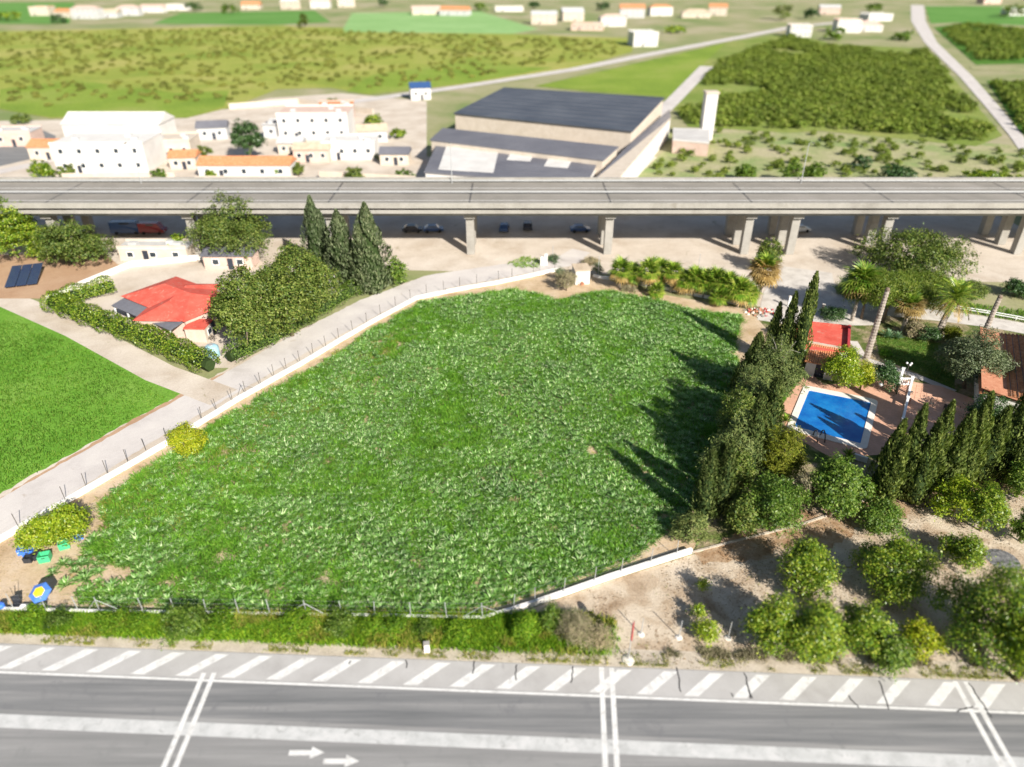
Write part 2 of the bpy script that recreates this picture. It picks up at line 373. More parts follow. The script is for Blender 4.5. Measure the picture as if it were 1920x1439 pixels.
def cypress_np(h, rr, n, seed, prof='column', L=.55, W=.17, lean=0.0):
    r = np.random.default_rng(seed)
    t = r.random(n) ** .85
    if prof == 'column': p = np.minimum(1, t / .06) * (1 - t ** 2.6) ** .8
    else: p = np.minimum(1, .45 + t / .18) * (1 - t ** 1.75) ** .9
    th = r.random(n) * 2 * PI
    ph = r.random(8) * 6.28
    nb = 0
    for i in range(4): nb = nb + np.sin(th * (2 + i) + t * (8 + 7 * i) + ph[i]) * .5
    depth = .72 + .28 * r.random(n) ** .5
    rad = rr * (p * depth * (1 + .26 * nb) + .02)
    C = np.stack([rad * np.cos(th), rad * np.sin(th), .15 + t * h * .97], 1)
    C[:, 0] += lean * t * h
    out = np.stack([np.cos(th), np.sin(th), 0 * th], 1)
    D = np.array([lean, 0, 1.0]) + out * (.30 + .5 * r.random(n))[:, None] + r.normal(size=(n, 3)) * .22
    N = out + r.normal(size=(n, 3)) * .45
    s = .6 + .7 * r.random(n)
    V, F = leaf_quads(C, D, N, L * s, W * s)
    return V, F
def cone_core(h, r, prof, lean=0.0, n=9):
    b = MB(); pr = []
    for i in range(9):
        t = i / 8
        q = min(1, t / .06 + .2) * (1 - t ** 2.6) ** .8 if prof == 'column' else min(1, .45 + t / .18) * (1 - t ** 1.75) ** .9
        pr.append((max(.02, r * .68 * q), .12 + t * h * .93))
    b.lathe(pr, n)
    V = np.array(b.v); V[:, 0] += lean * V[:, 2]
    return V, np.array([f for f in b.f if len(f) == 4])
def merge(parts):
    Vs, Fs, Ms, o = [], [], [], 0
    for V, F, m in parts:
        Vs.append(V); Fs.append(F + o); Ms.append(np.full(len(F), m)); o += len(V)
    return np.concatenate(Vs), np.concatenate(Fs), np.concatenate(Ms)
def trunk_mesh(h, r, P, seed, mat=None, forks=5, base=(0, 0, 0)):
    rr = random.Random(seed); b = MB()
    top = (rr.uniform(-.1, .1) * h, rr.uniform(-.1, .1) * h, h * .5)
    b.tube([(0, 0, -.15), (top[0] * .4, top[1] * .4, h * .25), top], [r * 1.25, r, r * .7], 7)
    for i in range(min(forks, len(P))):
        q = P[rr.randrange(len(P))]
        z0 = rr.uniform(.25, .5) * h; k = z0 / (h * .5)
        s = (top[0] * k, top[1] * k, z0)
        mid = ((s[0] + q[0]) / 2, (s[1] + q[1]) / 2, (s[2] + q[2]) / 2 + .08 * h)
        b.tube([s, mid, tuple(q)], [r * .55, r * .36, r * .12], 5)
    return b.mesh('trunk', mat or M['bark'], True)

def broad_tree(name, label, u, v, vtop, rpx, mat='lemon', seed=1, n=None, L=.22, W=.11, group=None, cat='tree', low=True, cover=1.0, base=None, rz=None, squash=1.0, trunkmat='bark', lobes_n=6, shell=.5, cl=.27, up=.5, droop=0.0):
    x, y = base if base else at(u, v)
    h = max(.5, hgt(y, vtop)) if vtop is not None else 3.0
    R = rpx / ppm(u, v)
    # the far rim of a crown reaches above its middle in an aerial view: take that off the height
    h = max(.6, h * .93)
    r = random.Random(seed)
    lobes = []
    z0 = h * .47 if low else h * .62
    lobes.append(((0, 0, z0), (R * .72, R * .72 * squash, h * (.47 if low else .34))))
    for i in range(lobes_n):
        a = 2 * PI * i / lobes_n + r.uniform(-.4, .4); d = R * r.uniform(.36, .70)
        q = R * r.uniform(.28, .54)
        lobes.append(((d * math.cos(a), d * math.sin(a) * squash, z0 * r.uniform(.55, 1.25)), (q, q * squash, min(q * r.uniform(.8, 1.1), h * .42))))
    area = 2.2 * PI * R * (R + h)
    cnt = n or int(max(500, min(20000, cover * area / (L * W) * 1.7)))
    per = 24; ncl = max(14, cnt // per)
    me, P = crown_mesh('crown', M[mat], lobes, ncl, per, L, W, cl * (.6 + .12 * R), up, shell, seed, droop=droop)
    t = thing(name, label, cat, (x, y, 0), 0, group)
    link('crown', me, t); link('trunk', trunk_mesh(h, max(.05, .022 * h + .02), P, seed, M[trunkmat]), t)
    return t
def cypress_tree(name, label, u, v, vtop, rpx, mat='cypress', prof='column', seed=1, spires=1, group=None, L=.55, W=.17, dens=1.0, lean=0.0):
    x, y = at(u, v); h = hgt(y, vtop); R = rpx / ppm(u, v)
    r = random.Random(seed); parts = []
    for s in range(spires):
        hh = h if s == 0 else h * r.uniform(.6, .9); RR = R if spires == 1 else R * (.8 if s == 0 else r.uniform(.5, .7))
        ox, oy = (0, 0) if s == 0 else (r.uniform(-.7, .7) * R, r.uniform(-.6, .2) * R)
        n = int(dens * max(500, min(6500, 2 * PI * RR * hh * .75 / (L * W) * 2.1)))
        V, F = cypress_np(hh, RR, n, seed * 17 + s, prof, L, W, lean); V = V + np.array([ox, oy, 0]); parts.append((V, F, 0))
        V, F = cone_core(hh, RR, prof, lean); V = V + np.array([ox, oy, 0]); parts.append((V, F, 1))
    V, F, mi = merge(parts)
    t = thing(name, label, 'tree', (x, y, 0), 0, group)
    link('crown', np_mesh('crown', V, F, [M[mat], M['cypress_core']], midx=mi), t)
    b = MB().tube([(0, 0, -.1), (lean * h * .2, 0, h * .2)], [max(.08, R * .16), max(.06, R * .12)], 7)
    b.build('trunk', M['bark'], t, smooth=True)
    return t
def frond_fan(r, L=.9, blades=13, pet=.7):
    """a fan leaf: petiole strip and narrow blades; returned along +X with droop"""
    V = []; F = []
    V += [(0, -.02, 0), (pet, -.012, .06), (pet, .012, .06), (0, .02, 0)]; F.append((0, 1, 2, 3))
    for i in range(blades):
        a = math.radians(-105 + 210 * i / (blades - 1)); ll = L * (1 - .25 * abs(a) / 2) * r.uniform(.9, 1.1)
        ca, sa = math.cos(a), math.sin(a); w_ = .065
        m = ll * .55
        p0 = (pet, 0, .06); pl = (pet + ca * m - sa * w_, sa * m + ca * w_, .06 + .05); pr = (pet + ca * m + sa * w_, sa * m - ca * w_, .06 + .05)
        tp = (pet + ca * ll, sa * ll, .06 - .22 * ll)
        b = len(V); V += [p0, pr, tp, pl]; F.append((b, b + 1, b + 2, b + 3))
    return np.array(V), np.array(F)
def frond_feather(r, L=2.4, n=16):
    V = []; F = []
    def rib(t): return np.array([L * t * (1 - .12 * t), 0, .55 * L * t * .6 - .75 * L * t * t * .75])
    for i in range(n):
        a, b_ = rib(i / n), rib((i + 1) / n); k = len(V)
        V += [a + [0, -.025, 0], b_ + [0, -.02, 0], b_ + [0, .02, 0], a + [0, .025, 0]]; F.append((k, k + 1, k + 2, k + 3))
        ll = .62 * L * .36 * math.sin(PI * (.12 + .8 * (i + .5) / n)) ** .7
        for s in (-1, 1):
            p = (a + b_) / 2; d = np.array([.55, s * .8, .1 - .35 * (i / n)]); d = d / np.linalg.norm(d)
            tip = p + d * ll + np.array([0, 0, -.12 * ll]); mid = p + d * ll * .5 + np.array([0, 0, .03])
            sd = np.array([.8, -s * .55, 0]) * .045
            k = len(V); V += [p, mid + sd, tip, mid - sd]; F.append((k, k + 1, k + 2, k + 3))
    return np.array(V, float), np.array(F)
def palm_crown(kind, nf, size, seed, dry=.2, spread=1.0):
    r = random.Random(seed); parts = []
    for i in range(nf):
        f = (i + .5) / nf
        el = math.radians(78 - 120 * f * spread) + r.uniform(-.12, .12); az = i * 2.399 + r.uniform(-.2, .2)
        V, F = frond_fan(r) if kind == 'fan' else frond_feather(r)
        V = V * size * r.uniform(.85, 1.1)
        ce, se, ca, sa = math.cos(el), math.sin(el), math.cos(az), math.sin(az)
        X = V[:, 0] * ce - V[:, 2] * se; Z = V[:, 0] * se + V[:, 2] * ce; Y = V[:, 1]
        W_ = np.stack([X * ca - Y * sa, X * sa + Y * ca, Z], 1)
        parts.append((W_, F, 1 if f > 1 - dry else 0))
    V, F, mi = merge(parts)
    return np_mesh('fronds', V, F, [M['palm'], M['palm_dry']], midx=mi)
def palm_trunk(h, r0, r1, seed, lean=(0, 0), mat='bark_pale', n=9):
    r = random.Random(seed); pts = []; rad = []; k = max(6, int(h / .22))
    for i in range(k + 1):
        t = i / k
        pts.append((lean[0] * t * t, lean[1] * t * t, -.1 + (h + .1) * t)); rad.append((r0 + (r1 - r0) * t) * (1.0 + (.09 if i % 2 else -.05) + r.uniform(-.03, .03)))
    return MB().tube(pts, rad, n).mesh('trunk', M[mat])
def palm_tree(name, label, u, v, vcrown, size, kind='fan', nf=34, r0=.22, seed=1, group=None, lean=(0, 0), dry=.2, mat='bark_pale', h=None, spread=1.0):
    x, y = at(u, v); h = h or max(.35, hgt(y, vcrown))
    t = thing(name, label, 'palm', (x, y, 0), 0, group)
    link('trunk', palm_trunk(h, r0, r0 * .75, seed, lean, mat), t)
    link('fronds', palm_crown(kind, nf, size, seed, dry, spread), t, (lean[0], lean[1], h))
    return t
def in_poly(P, poly):
    x, y = P[:, 0], P[:, 1]; ins = np.zeros(len(P), bool); n = len(poly)
    for i in range(n):
        x1, y1 = poly[i]; x2, y2 = poly[(i + 1) % n]
        c = ((y1 > y) != (y2 > y)) & (x < (x2 - x1) * (y - y1) / (y2 - y1 + 1e-12) + x1); ins ^= c
    return ins
def scatter(poly, per_m2, r, zs=None):
    q = np.array(poly); lo, hi = q.min(0), q.max(0)
    n = int((hi - lo).prod() * per_m2); P = lo + r.random((n, 2)) * (hi - lo)
    return P[in_poly(P, poly)]
def vnoise(P, scale, seed):
    """smooth 2-D value noise in 0..1"""
    r = np.random.default_rng(seed); T = r.random((64, 64)); q = P * scale; i = np.floor(q).astype(int); f = q - i; f = f * f * (3 - 2 * f)
    g = lambda a, b: T[(i[:, 0] + a) % 64, (i[:, 1] + b) % 64]
    return (g(0, 0) * (1 - f[:, 0]) + g(1, 0) * f[:, 0]) * (1 - f[:, 1]) + (g(0, 1) * (1 - f[:, 0]) + g(1, 1) * f[:, 0]) * f[:, 1]
def blades(name, P, h, wd, mat, r, label=None, parent=None, lean=.5, mats=None, tuft=1, spread=.12, z0=0.0, cat='grass'):
    P = np.repeat(P, tuft, 0) + (r.normal(size=(len(P) * tuft, 2)) * spread if tuft > 1 else 0)
    n = len(P); a = r.random(n) * 2 * PI; hh = h * (.5 + r.random(n)) if np.isscalar(h) else np.repeat(h, tuft) * (.5 + r.random(n))
    C0 = np.stack([P[:, 0], P[:, 1], np.full(n, z0)], 1)
    S = np.stack([np.cos(a), np.sin(a), 0 * a], 1) * wd; T = np.stack([np.cos(a + 1.57 + r.normal(size=n) * .5), np.sin(a + 1.57 + r.normal(size=n) * .5), 0 * a], 1)
    ln = lean * r.random(n)
    mid = C0 + np.array([0, 0, 1]) * (hh * .6)[:, None] + T * (hh * ln * .4)[:, None]
    tip = C0 + np.array([0, 0, 1]) * (hh * .95)[:, None] + T * (hh * ln * 1.2)[:, None]
    V = np.stack([C0, mid + S * .5, tip, mid - S * .5], 1).reshape(-1, 3)
    o = link(name, np_mesh(name, V, np.arange(n * 4).reshape(-1, 4), mat), parent)
    if label: tag(o, label, cat, None, 'stuff')
    return o

# ------------------------------------------------------------------ the ground and its sheets
struct(MB().sheet([(-4000, -300), (4000, -300), (4000, 6000), (-4000, 6000)], -.06).build('ground', M['earth']))
def ground_sheet(name, pts, z, mat, px=True):
    return struct(MB().sheet(PG(pts) if px else pts, z).build(name, mat))
ground_sheet('dusty_ground', [(-90, 128), (100, 118), (110, 140), (110, 200), (60, 212), (-150, 212), (-150, 128)], -.045, M['dust'], False)
ground_sheet('village_ground', PG([(-200, 320), (800, 330), (800, 190), (640, 175), (500, 185), (430, 205), (120, 225), (-200, 230)]), -.03, M['dust'], False)
ground_sheet('scrub_ground', PG([(1180, 345), (1290, 240), (1560, 250), (2100, 285), (2100, 350)]), -.02, M['scrub'], False)
ground_sheet('olive_field', PG([(-150, 62), (520, 48), (1190, 72), (1185, 98), (1080, 128), (860, 160), (690, 178), (620, 165), (520, 168), (440, 200), (350, 222), (95, 222), (0, 205), (-150, 205)]), .02, M['olive_field'], False)
ground_sheet('lime_field', PG([(0, 168), (140, 150), (330, 175), (430, 170), (420, 200), (350, 220), (95, 220), (0, 204)]), .06, M['lime_field'], False)
ground_sheet('bright_field', PG([(650, 172), (700, 140), (850, 120), (960, 125), (1040, 128), (860, 158), (700, 176)]), .06, M['lime_field'], False)
ground_sheet('pale_field', PG([(640, 60), (660, 25), (900, 22), (1010, 55), (960, 64)]), .06, M['pale_field'], False)
ground_sheet('green_field', PG([(-100, 45), (-100, 5), (140, 5), (130, 45)]), .05, M['green_field'], False)
ground_sheet('green_strip', PG([(285, 45), (340, 25), (590, 20), (620, 42), (520, 47)]), .05, M['green_field'], False)
ground_sheet('grove_field', PG([(1000, 162), (1370, 78), (1480, 62), (1560, 82), (1740, 92), (1880, 255), (1830, 275), (1540, 246), (1480, 250), (1290, 238), (1250, 188)]), .02, M['grove_soil'], False)
ground_sheet('lime_wedge', PG([(1010, 162), (1360, 82), (1330, 110), (1262, 182)]), .06, M['lime_field'], False)
ground_sheet('dark_field', PG([(1750, 52), (1810, 42), (1990, 60), (1990, 118), (1830, 122)]), .04, M['dark_field'], False)
ground_sheet('far_green', PG([(1735, 12), (1990, 12), (1990, 52), (1800, 42), (1745, 45)]), .05, M['green_field'], False)
ground_sheet('corner_field', PG([(1850, 152), (1990, 155), (1990, 290), (1915, 250)]), .04, M['dark_field'], False)
def ribbon(name, pts, width, z, mat, px=True, rough=0.0):
    P0 = [Vector((*(at(*p) if px else p), 0)) for p in pts]; W0 = list(width) if hasattr(width, '__len__') else [width] * len(pts); P, width = [], []
    rj = random.Random(name)
    for i in range(len(P0) - 1):
        k = max(1, int((P0[i + 1] - P0[i]).length / (.7 if rough else 30)))
        for j in range(k):
            P.append(P0[i].lerp(P0[i + 1], j / k)); width.append((W0[i] + (W0[i + 1] - W0[i]) * j / k) * (1 + rj.uniform(-rough, rough)))
    P.append(P0[-1]); width.append(W0[-1]); L_, R_ = [], []
    for i, p in enumerate(P):
        d = (P[min(i + 1, len(P) - 1)] - P[max(i - 1, 0)]).normalized(); n = Vector((-d.y, d.x, 0))
        wd = width[i] if hasattr(width, '__len__') else width
        L_.append(p + n * wd / 2); R_.append(p - n * wd / 2)
    b = MB(); V = [(q.x, q.y, z) for q in L_] + [(q.x, q.y, z) for q in R_]; k = len(P)
    b.add(V, [[k + i, k + i + 1, i + 1, i] for i in range(k - 1)])
    return struct(b.build(name, mat))
ribbon('country_road', [(560, 205), (700, 186), (860, 164), (1080, 130), (1210, 104), (1400, 68), (1480, 52), (1600, 40)], [7, 7, 7, 8, 9, 9, 9, 9], .09, M['lane'])
ribbon('farm_track', [(1720, 10), (1722, 40), (1745, 80), (1812, 145), (1860, 200), (1905, 255), (1960, 330)], [14, 12, 8, 6, 5, 4, 4], .1, M['lane'])
ribbon('field_track', [(1820, 128), (1990, 135)], 9, .1, M['scrub'])
ribbon('service_track', [(1225, 225), (1262, 190), (1325, 125)], [6, 6, 7], .1, M['lane'])
ground_sheet('asphalt_yard', PG([(-120, 312), (-120, 238), (60, 236), (105, 255), (95, 290), (0, 312)]), -.01, M['asphalt_dark'], False)
ribbon('yard_road', [(-80, 340), (100, 300), (180, 258)], 5, .02, M['lane'])
# near the plot
ground_sheet('track_ground', PG([(940, 480), (1000, 470), (1480, 485), (1600, 505), (1500, 600), (1420, 575), (1380, 520), (1130, 500), (1060, 520), (930, 520)]), -.03, M['dust'], False)
meadow_poly = PG([(-300, 620), (-60, 560), (60, 590), (180, 640), (348, 742), (330, 765), (0, 945), (-300, 1100)])
ground_sheet('meadow', meadow_poly, -.03, M['meadow'], False)
ribbon('boundary_lane', [(-260, 1120), (0, 975), (110, 905), (260, 815), (420, 725), (560, 645), (700, 572), (820, 528), (960, 505), (1060, 490), (1090, 470)], [7, 6.5, 6, 5.5, 5.5, 6, 6.5, 7, 6, 5, 4], -.02, M['lane'], rough=.04)
ribbon('lane_bed', [(-260, 1130), (0, 985), (110, 915), (260, 825), (420, 735), (560, 655), (700, 582), (820, 532), (960, 508), (1060, 495)], [11, 10, 9.5, 9, 9, 9.5, 9, 9, 8, 6], -.028, M['dust'], rough=.05)
ribbon('lane_margin', [(-260, 1085), (0, 945), (110, 878), (260, 790), (345, 745), (430, 700)], [2, 2, 2, 2, 2, 1.5], -.025, M['terra'], rough=.3)
ribbon('dirt_path', [(-200, 500), (0, 555), (150, 620), (300, 700), (420, 745)], 4.5, -.015, M['dust'])
ground_sheet('garden_court', PG([(100, 572), (240, 500), (700, 470), (740, 500), (430, 690), (395, 690)]), -.01, M['dust'], False)
ground_sheet('brown_plot', PG([(-60, 560), (-60, 478), (200, 478), (225, 500), (90, 560)]), -.01, M['terra'], False)
# the walled field
WALL_L = [(-220, 1145), (0, 1016), (128, 942), (330, 825), (450, 750), (560, 688), (640, 640), (700, 605), (780, 562), (860, 545), (930, 533), (1048, 508)]
WALL_B = [(-200, 1148), (0, 1148), (170, 1153), (500, 1158), (800, 1163), (905, 1165), (1000, 1135), (1140, 1086), (1245, 1052), (1296, 1036)]
RIM_B = [(1298, 1036), (1400, 1010), (1500, 985), (1580, 958), (1640, 930), (1750, 906)]
field_poly = PG(WALL_L + [(1110, 515), (1200, 545), (1400, 580), (1440, 600), (1480, 640), (1440, 760), (1400, 880)] + WALL_B[::-1])
ground_sheet('field_soil', field_poly, -.008, M['field_soil'], False)
# estate on the right
ground_sheet('garden_ground', PG([(1400, 575), (1560, 575), (1750, 590), (2050, 620), (2050, 900), (1500, 990), (1300, 1035), (1380, 900), (1430, 740), (1440, 620)]), -.004, M['garden'], False)
ground_sheet('gravel_yard', PG([(1420, 600), (1432, 548), (1470, 500), (1560, 512), (1570, 560), (1650, 575), (1640, 610), (1500, 612)]), .004, M['gravel'], False)
ribbon('estate_lane', [(1560, 560), (1640, 580), (1760, 592), (1860, 605), (2050, 640)], [5, 4.6, 4.4, 4.4, 4.4], .008, M['gravel'])
lawn_poly = PG([(1640, 625), (1700, 632), (1790, 650), (1790, 730), (1720, 700), (1650, 672)])
ground_sheet('lawn', lawn_poly, .006, M['lawn'], False)
ribbon('garden_path', [(1600, 640), (1620, 672), (1670, 690), (1720, 706), (1790, 735)], 1.2, .012, M['gravel'])
# orchard
orch_poly = PG([(905, 1172), (1000, 1140), (1140, 1090), (1296, 1041), (1500, 992), (1640, 935), (1760, 912), (2100, 850), (2200, 1330), (1880, 1282), (1500, 1262), (1190, 1252), (1000, 1244), (905, 1235)])
ground_sheet('orchard_soil', orch_poly, -.006, M['orchard_soil'], False)
ribbon('leaf_litter', [(1310, 1048), (1400, 1025), (1500, 1000), (1600, 965), (1660, 935), (1760, 918), (1900, 905)], [1.2, 3.2, 4.4, 3.6, 4.6, 3.4, 3.0], .004, M['litter'], rough=.5)

# ------------------------------------------------------------------ the road in front
def ry(x, y0): return y0 - .045 * x
def road_strip(name, y0, y1, z, mat, parent=None, x0=-160, x1=160):
    o = MB().sheet([(x0, ry(x0, y0)), (x1, ry(x1, y0)), (x1, ry(x1, y1)), (x0, ry(x0, y1))], z).build(name, mat, parent)
    return o
road = struct(road_strip('road', -20, 38.4, 0.0, M['asphalt']))
struct(road_strip('road_shoulder', 38.35, 40.2, -.003, M['shoulder']))
road_strip('hatched_margin', 35.8, 38.35, .004, M['asphalt_old'], road)
road_strip('worn_lane', 32.4, 35.45, .004, M['asphalt_dark'], road)
road_strip('edge_line', 35.52, 35.74, .008, M['paint'], road)
road_strip('concrete_strip', 30.9, 32.0, .008, M['worn_paint'], road)
hm = None
x = -62.0
while x < 60:
    xt, xb = x, x - 2.55; wd = 1.15
    mb = MB().sheet([(xb, ry(xb, 35.95)), (xb + wd, ry(xb + wd, 35.95)), (xt + wd, ry(xt + wd, 38.15)), (xt, ry(xt, 38.15))], .009)
    mb.build('hatch_stripe', M['paint'], road); x += 3.72
for pts in ([(392, 1262), (318, 1439)], [(1137, 1252), (1146, 1439)], [(1800, 1278), (1890, 1439)]):
    for off in (-.42, .42):
        (xa, ya), (xb, yb) = at(*pts[0]), at(*pts[1])
        d = Vector((xb - xa, yb - ya)).normalized(); n = Vector((-d.y, d.x)); xb += d.x * 6; yb += d.y * 6
        q = [Vector((xa, ya)) + n * (off + .2), Vector((xb, yb)) + n * (off + .2), Vector((xb, yb)) + n * (off - .2), Vector((xa, ya)) + n * (off - .2)]
        MB().sheet([(p.x, p.y) for p in q], .013).build('crossing_line', M['paint'], road)
for u, v in ((575, 1412), (640, 1428)):
    x, y = at(u, v)
    MB().sheet([(x - 1.3, y - .2), (x + .3, y - .2), (x + .3, y - .45), (x + 1.3, y + .02), (x + .3, y + .48), (x + .3, y + .2), (x - 1.3, y + .2)], .012).build('arrow_marking', M['paint'], road)
for u, v, u2, v2 in ((1075, 1250, 1072, 1281), (969, 1247, 967, 1276), (1270, 1252, 1275, 1298), (1396, 1262, 1410, 1310), (1400, 1282, 1409, 1311), (1649, 1277, 1667, 1331), (1590, 1305, 1610, 1328), (1816, 1281, 1860, 1346), (1793, 1334, 1825, 1326), (889, 1240, 886, 1264), (761, 1238, 763, 1253), (658, 1240, 655, 1246), (1372, 1300, 1375, 1308)):
    (xa, ya), (xb, yb) = at(u, v), at(u2, v2); b = MB(); k = 6; V = []
    d = Vector((xb - xa, yb - ya)).normalized(); n = Vector((-d.y, d.x))
    for i in range(k + 1):
        t = i / k; j = random.uniform(-.07, .07); p = Vector((xa + (xb - xa) * t, ya + (yb - ya) * t)) + n * j
        V += [(p.x + n.x * .05, p.y + n.y * .05, .017), (p.x - n.x * .05, p.y - n.y * .05, .017)]
    b.add(V, [[2 * i, 2 * i + 1, 2 * i + 3, 2 * i + 2] for i in range(k)]); b.build('crack_seal', M['tar'], road)

# ------------------------------------------------------------------ boundary walls and fences
def wall_run(pts, h, th, seed, px=True, jag=0.0):
    r = random.Random(seed); P = [Vector((*at(*p), 0)) for p in pts]; Q = []
    for a, b_ in zip(P[:-1], P[1:]):
        k = max(1, int((b_ - a).length / 2.5))
        for i in range(k): Q.append(a.lerp(b_, i / k))
    Q.append(P[-1]); mb = MB(); V = []
    for i, p in enumerate(Q):
        d = (Q[min(i + 1, len(Q) - 1)] - Q[max(i - 1, 0)]).normalized(); n = Vector((-d.y, d.x, 0)) * th / 2
        hh = h + r.uniform(-jag, jag)
        V += [p + n + Vector((0, 0, -.1)), p + n + Vector((0, 0, hh)), p - n + Vector((0, 0, hh)), p - n + Vector((0, 0, -.1))]
    F = []
    for i in range(len(Q) - 1):
        a, b_ = 4 * i, 4 * i + 4
        F += [[a, b_, b_ + 1, a + 1], [a + 1, b_ + 1, b_ + 2, a + 2], [a + 2, b_ + 2, b_ + 3, a + 3]]
    F += [[0, 1, 2, 3], [4 * len(Q) - 1, 4 * len(Q) - 2, 4 * len(Q) - 3, 4 * len(Q) - 4]]
    mb.add(V, F); return mb, Q
wb, WQL = wall_run(WALL_L, .62, .3, 1, jag=.03)
tag(wb.build('boundary_wall', M['white_wall']), 'low whitewashed wall running along the lane on the field\'s upper left side', 'wall')
wb, WQB = wall_run(WALL_B, .55, .28, 2, jag=.03)
tag(wb.build('boundary_wall', M['white_wall']), 'low whitewashed wall along the roadside verge and orchard', 'wall')
wb, _ = wall_run(RIM_B, .08, .22, 5, jag=.07)
tag(wb.build('retaining_rim', M['shoulder']), 'low crumbling earth-coloured rim between the leafy trees and the orchard', 'wall')
wb, _ = wall_run([(1112, 519), (1130, 523), (1150, 524), (1290, 552), (1400, 575)], .5, .28, 3)
tag(wb.build('boundary_wall', M['white_wall']), 'short low white wall beside the hut, behind the palm row', 'wall')
post_me = MB().tube([(0, 0, 0), (0, 0, 1.75)], .04, 6).mesh('post', M['metal'])
post_dk = MB().tube([(0, 0, 0), (0, 0, 1.7)], .04, 6).mesh('post', M['metal_dark'])
def fence(label, pix, z0, h, me, seed, stays=(), extra=None):
    P = [Vector((*at(*p), z0)) for p in pix]; t = thing('wire_fence', label, 'fence', (P[0].x, P[0].y, 0))
    r = random.Random(seed)
    for p in P:
        o = link('post', me, t, p - P[0] + Vector((0, 0, z0))); o.rotation_euler = (r.uniform(-.04, .04), r.uniform(-.05, .05), 0)
    for k in range(4):
        zz = .1 + (h - .15) * k / 3
        w_ = MB().tube([p - P[0] + Vector((0, 0, zz + z0)) for p in P], .004, 3, cap=False); w_.build('wire', M['metal'], t)
    for i in stays:
        for s in (-1, 1):
            j = i + s
            if 0 <= j < len(P):
                a = P[i] - P[0] + Vector((0, 0, z0 + h * .8)); b_ = P[i].lerp(P[j], .55) - P[0] + Vector((0, 0, z0))
                MB().tube([a, b_], .025, 5).build('stay', M['metal'], t)
    return t
fence('dark post fence on the whitewashed wall beside the lane', [(-40, 1040), (38, 995), (125, 944), (164, 919), (204, 895), (242, 873), (276, 852), (315, 832), (380, 792), (408, 775), (437, 757), (462, 742), (490, 726), (515, 711), (538, 698), (563, 684), (588, 670), (612, 656), (636, 641), (662, 626), (688, 611), (714, 596), (742, 580), (770, 566), (800, 557), (832, 550), (862, 543), (894, 538), (935, 531), (960, 526), (1000, 518), (1040, 509)], .58, 1.7, post_dk, 1, (11, 28))
fence('grey post fence along the roadside wall below the field', [(-30, 1147), (29, 1148), (90, 1150), (150, 1152), (190, 1153), (272, 1155), (331, 1156), (390, 1157), (450, 1157), (508, 1158), (577, 1160), (642, 1161), (704, 1162), (771, 1163), (838, 1164), (905, 1165), (963, 1148), (1003, 1135), (1057, 1117), (1114, 1096), (1164, 1079), (1219, 1061), (1268, 1045)], .5, 1.75, post_me, 2, (4, 10, 15))
for i, (u, v, hh, lb) in enumerate(((1202, 1190, 2.0, 'thin grey metal post in the orchard soil nearest the red sign'), (1273, 1196, 2.1, 'thin grey metal post beside the young sapling, middle of three'), (1365, 1197, 2.1, 'thin grey metal post right of the sapling, near the large citrus trees'))):
    x, y = at(u, v); t = thing('metal_post', lb, 'post', (x, y, 0), 0, 'three posts in the orchard')
    MB().tube([(0, 0, 0), (.02, 0, hh)], .04, 7).build('pole', M['metal'], t)
    MB().lathe([(.32, -.02), (.3, .05), (.1, .1)], 10).build('footing', M['coping'], t)
# orchard frame (grey bent pipes in the straggly tree)
x, y = at(1690, 1212); t = thing('pipe_frame', 'grey bent pipe frame standing within the straggly citrus tree', 'frame', (x, y, 0))
for dx in (-2.6, 2.2): MB().tube([(dx, 0, 0), (dx + .25, .1, 1.9)], .035, 6).build('leg', M['metal'], t)
MB().tube([(-.6, .3, 1.9), (.8, .3, 2.05), (2.45, .1, 1.9)], .035, 6).build('rail', M['metal'], t)
# road sign seen edge on
x, y = at(1178, 1238); t = thing('road_sign', 'red road sign seen edge-on on a pale pole', 'sign', (x, y, 0), math.radians(-13))
MB().tube([(0, 0, 0), (0, 0, 4.55)], .04, 8).build('pole', M['metal'], t)
for zc in (4.05, 3.1):
    b = MB(); k = 20
    V = [(.045 * s_ + .06, .47 * math.cos(2 * PI * i / k), zc + .47 * math.sin(2 * PI * i / k)) for s_ in (-1, 1) for i in range(k)]
    b.add(V, [list(range(k))[::-1], [k + i for i in range(k)]] + [[i, (i + 1) % k, k + (i + 1) % k, k + i] for i in range(k)]); b.build('sign_plate', M['red_sign'], t)
MB().lathe([(.55, -.02), (.5, .08), (.2, .14), (.06, .14)], 14).build('footing', M['coping'], t)
# marker stone on the verge
x, y = at(801, 1222); t = thing('concrete_box', 'pale concrete meter box standing in the roadside grass', 'box', (x, y, 0))
MB().box((0, 0, .5), (.5, .4, 1.0), .15, 0, .88).build('body', M['coping'], t)
MB().box((0, 0, 1.03), (.52, .42, .07), .15).build('cap', M['concrete'], t)

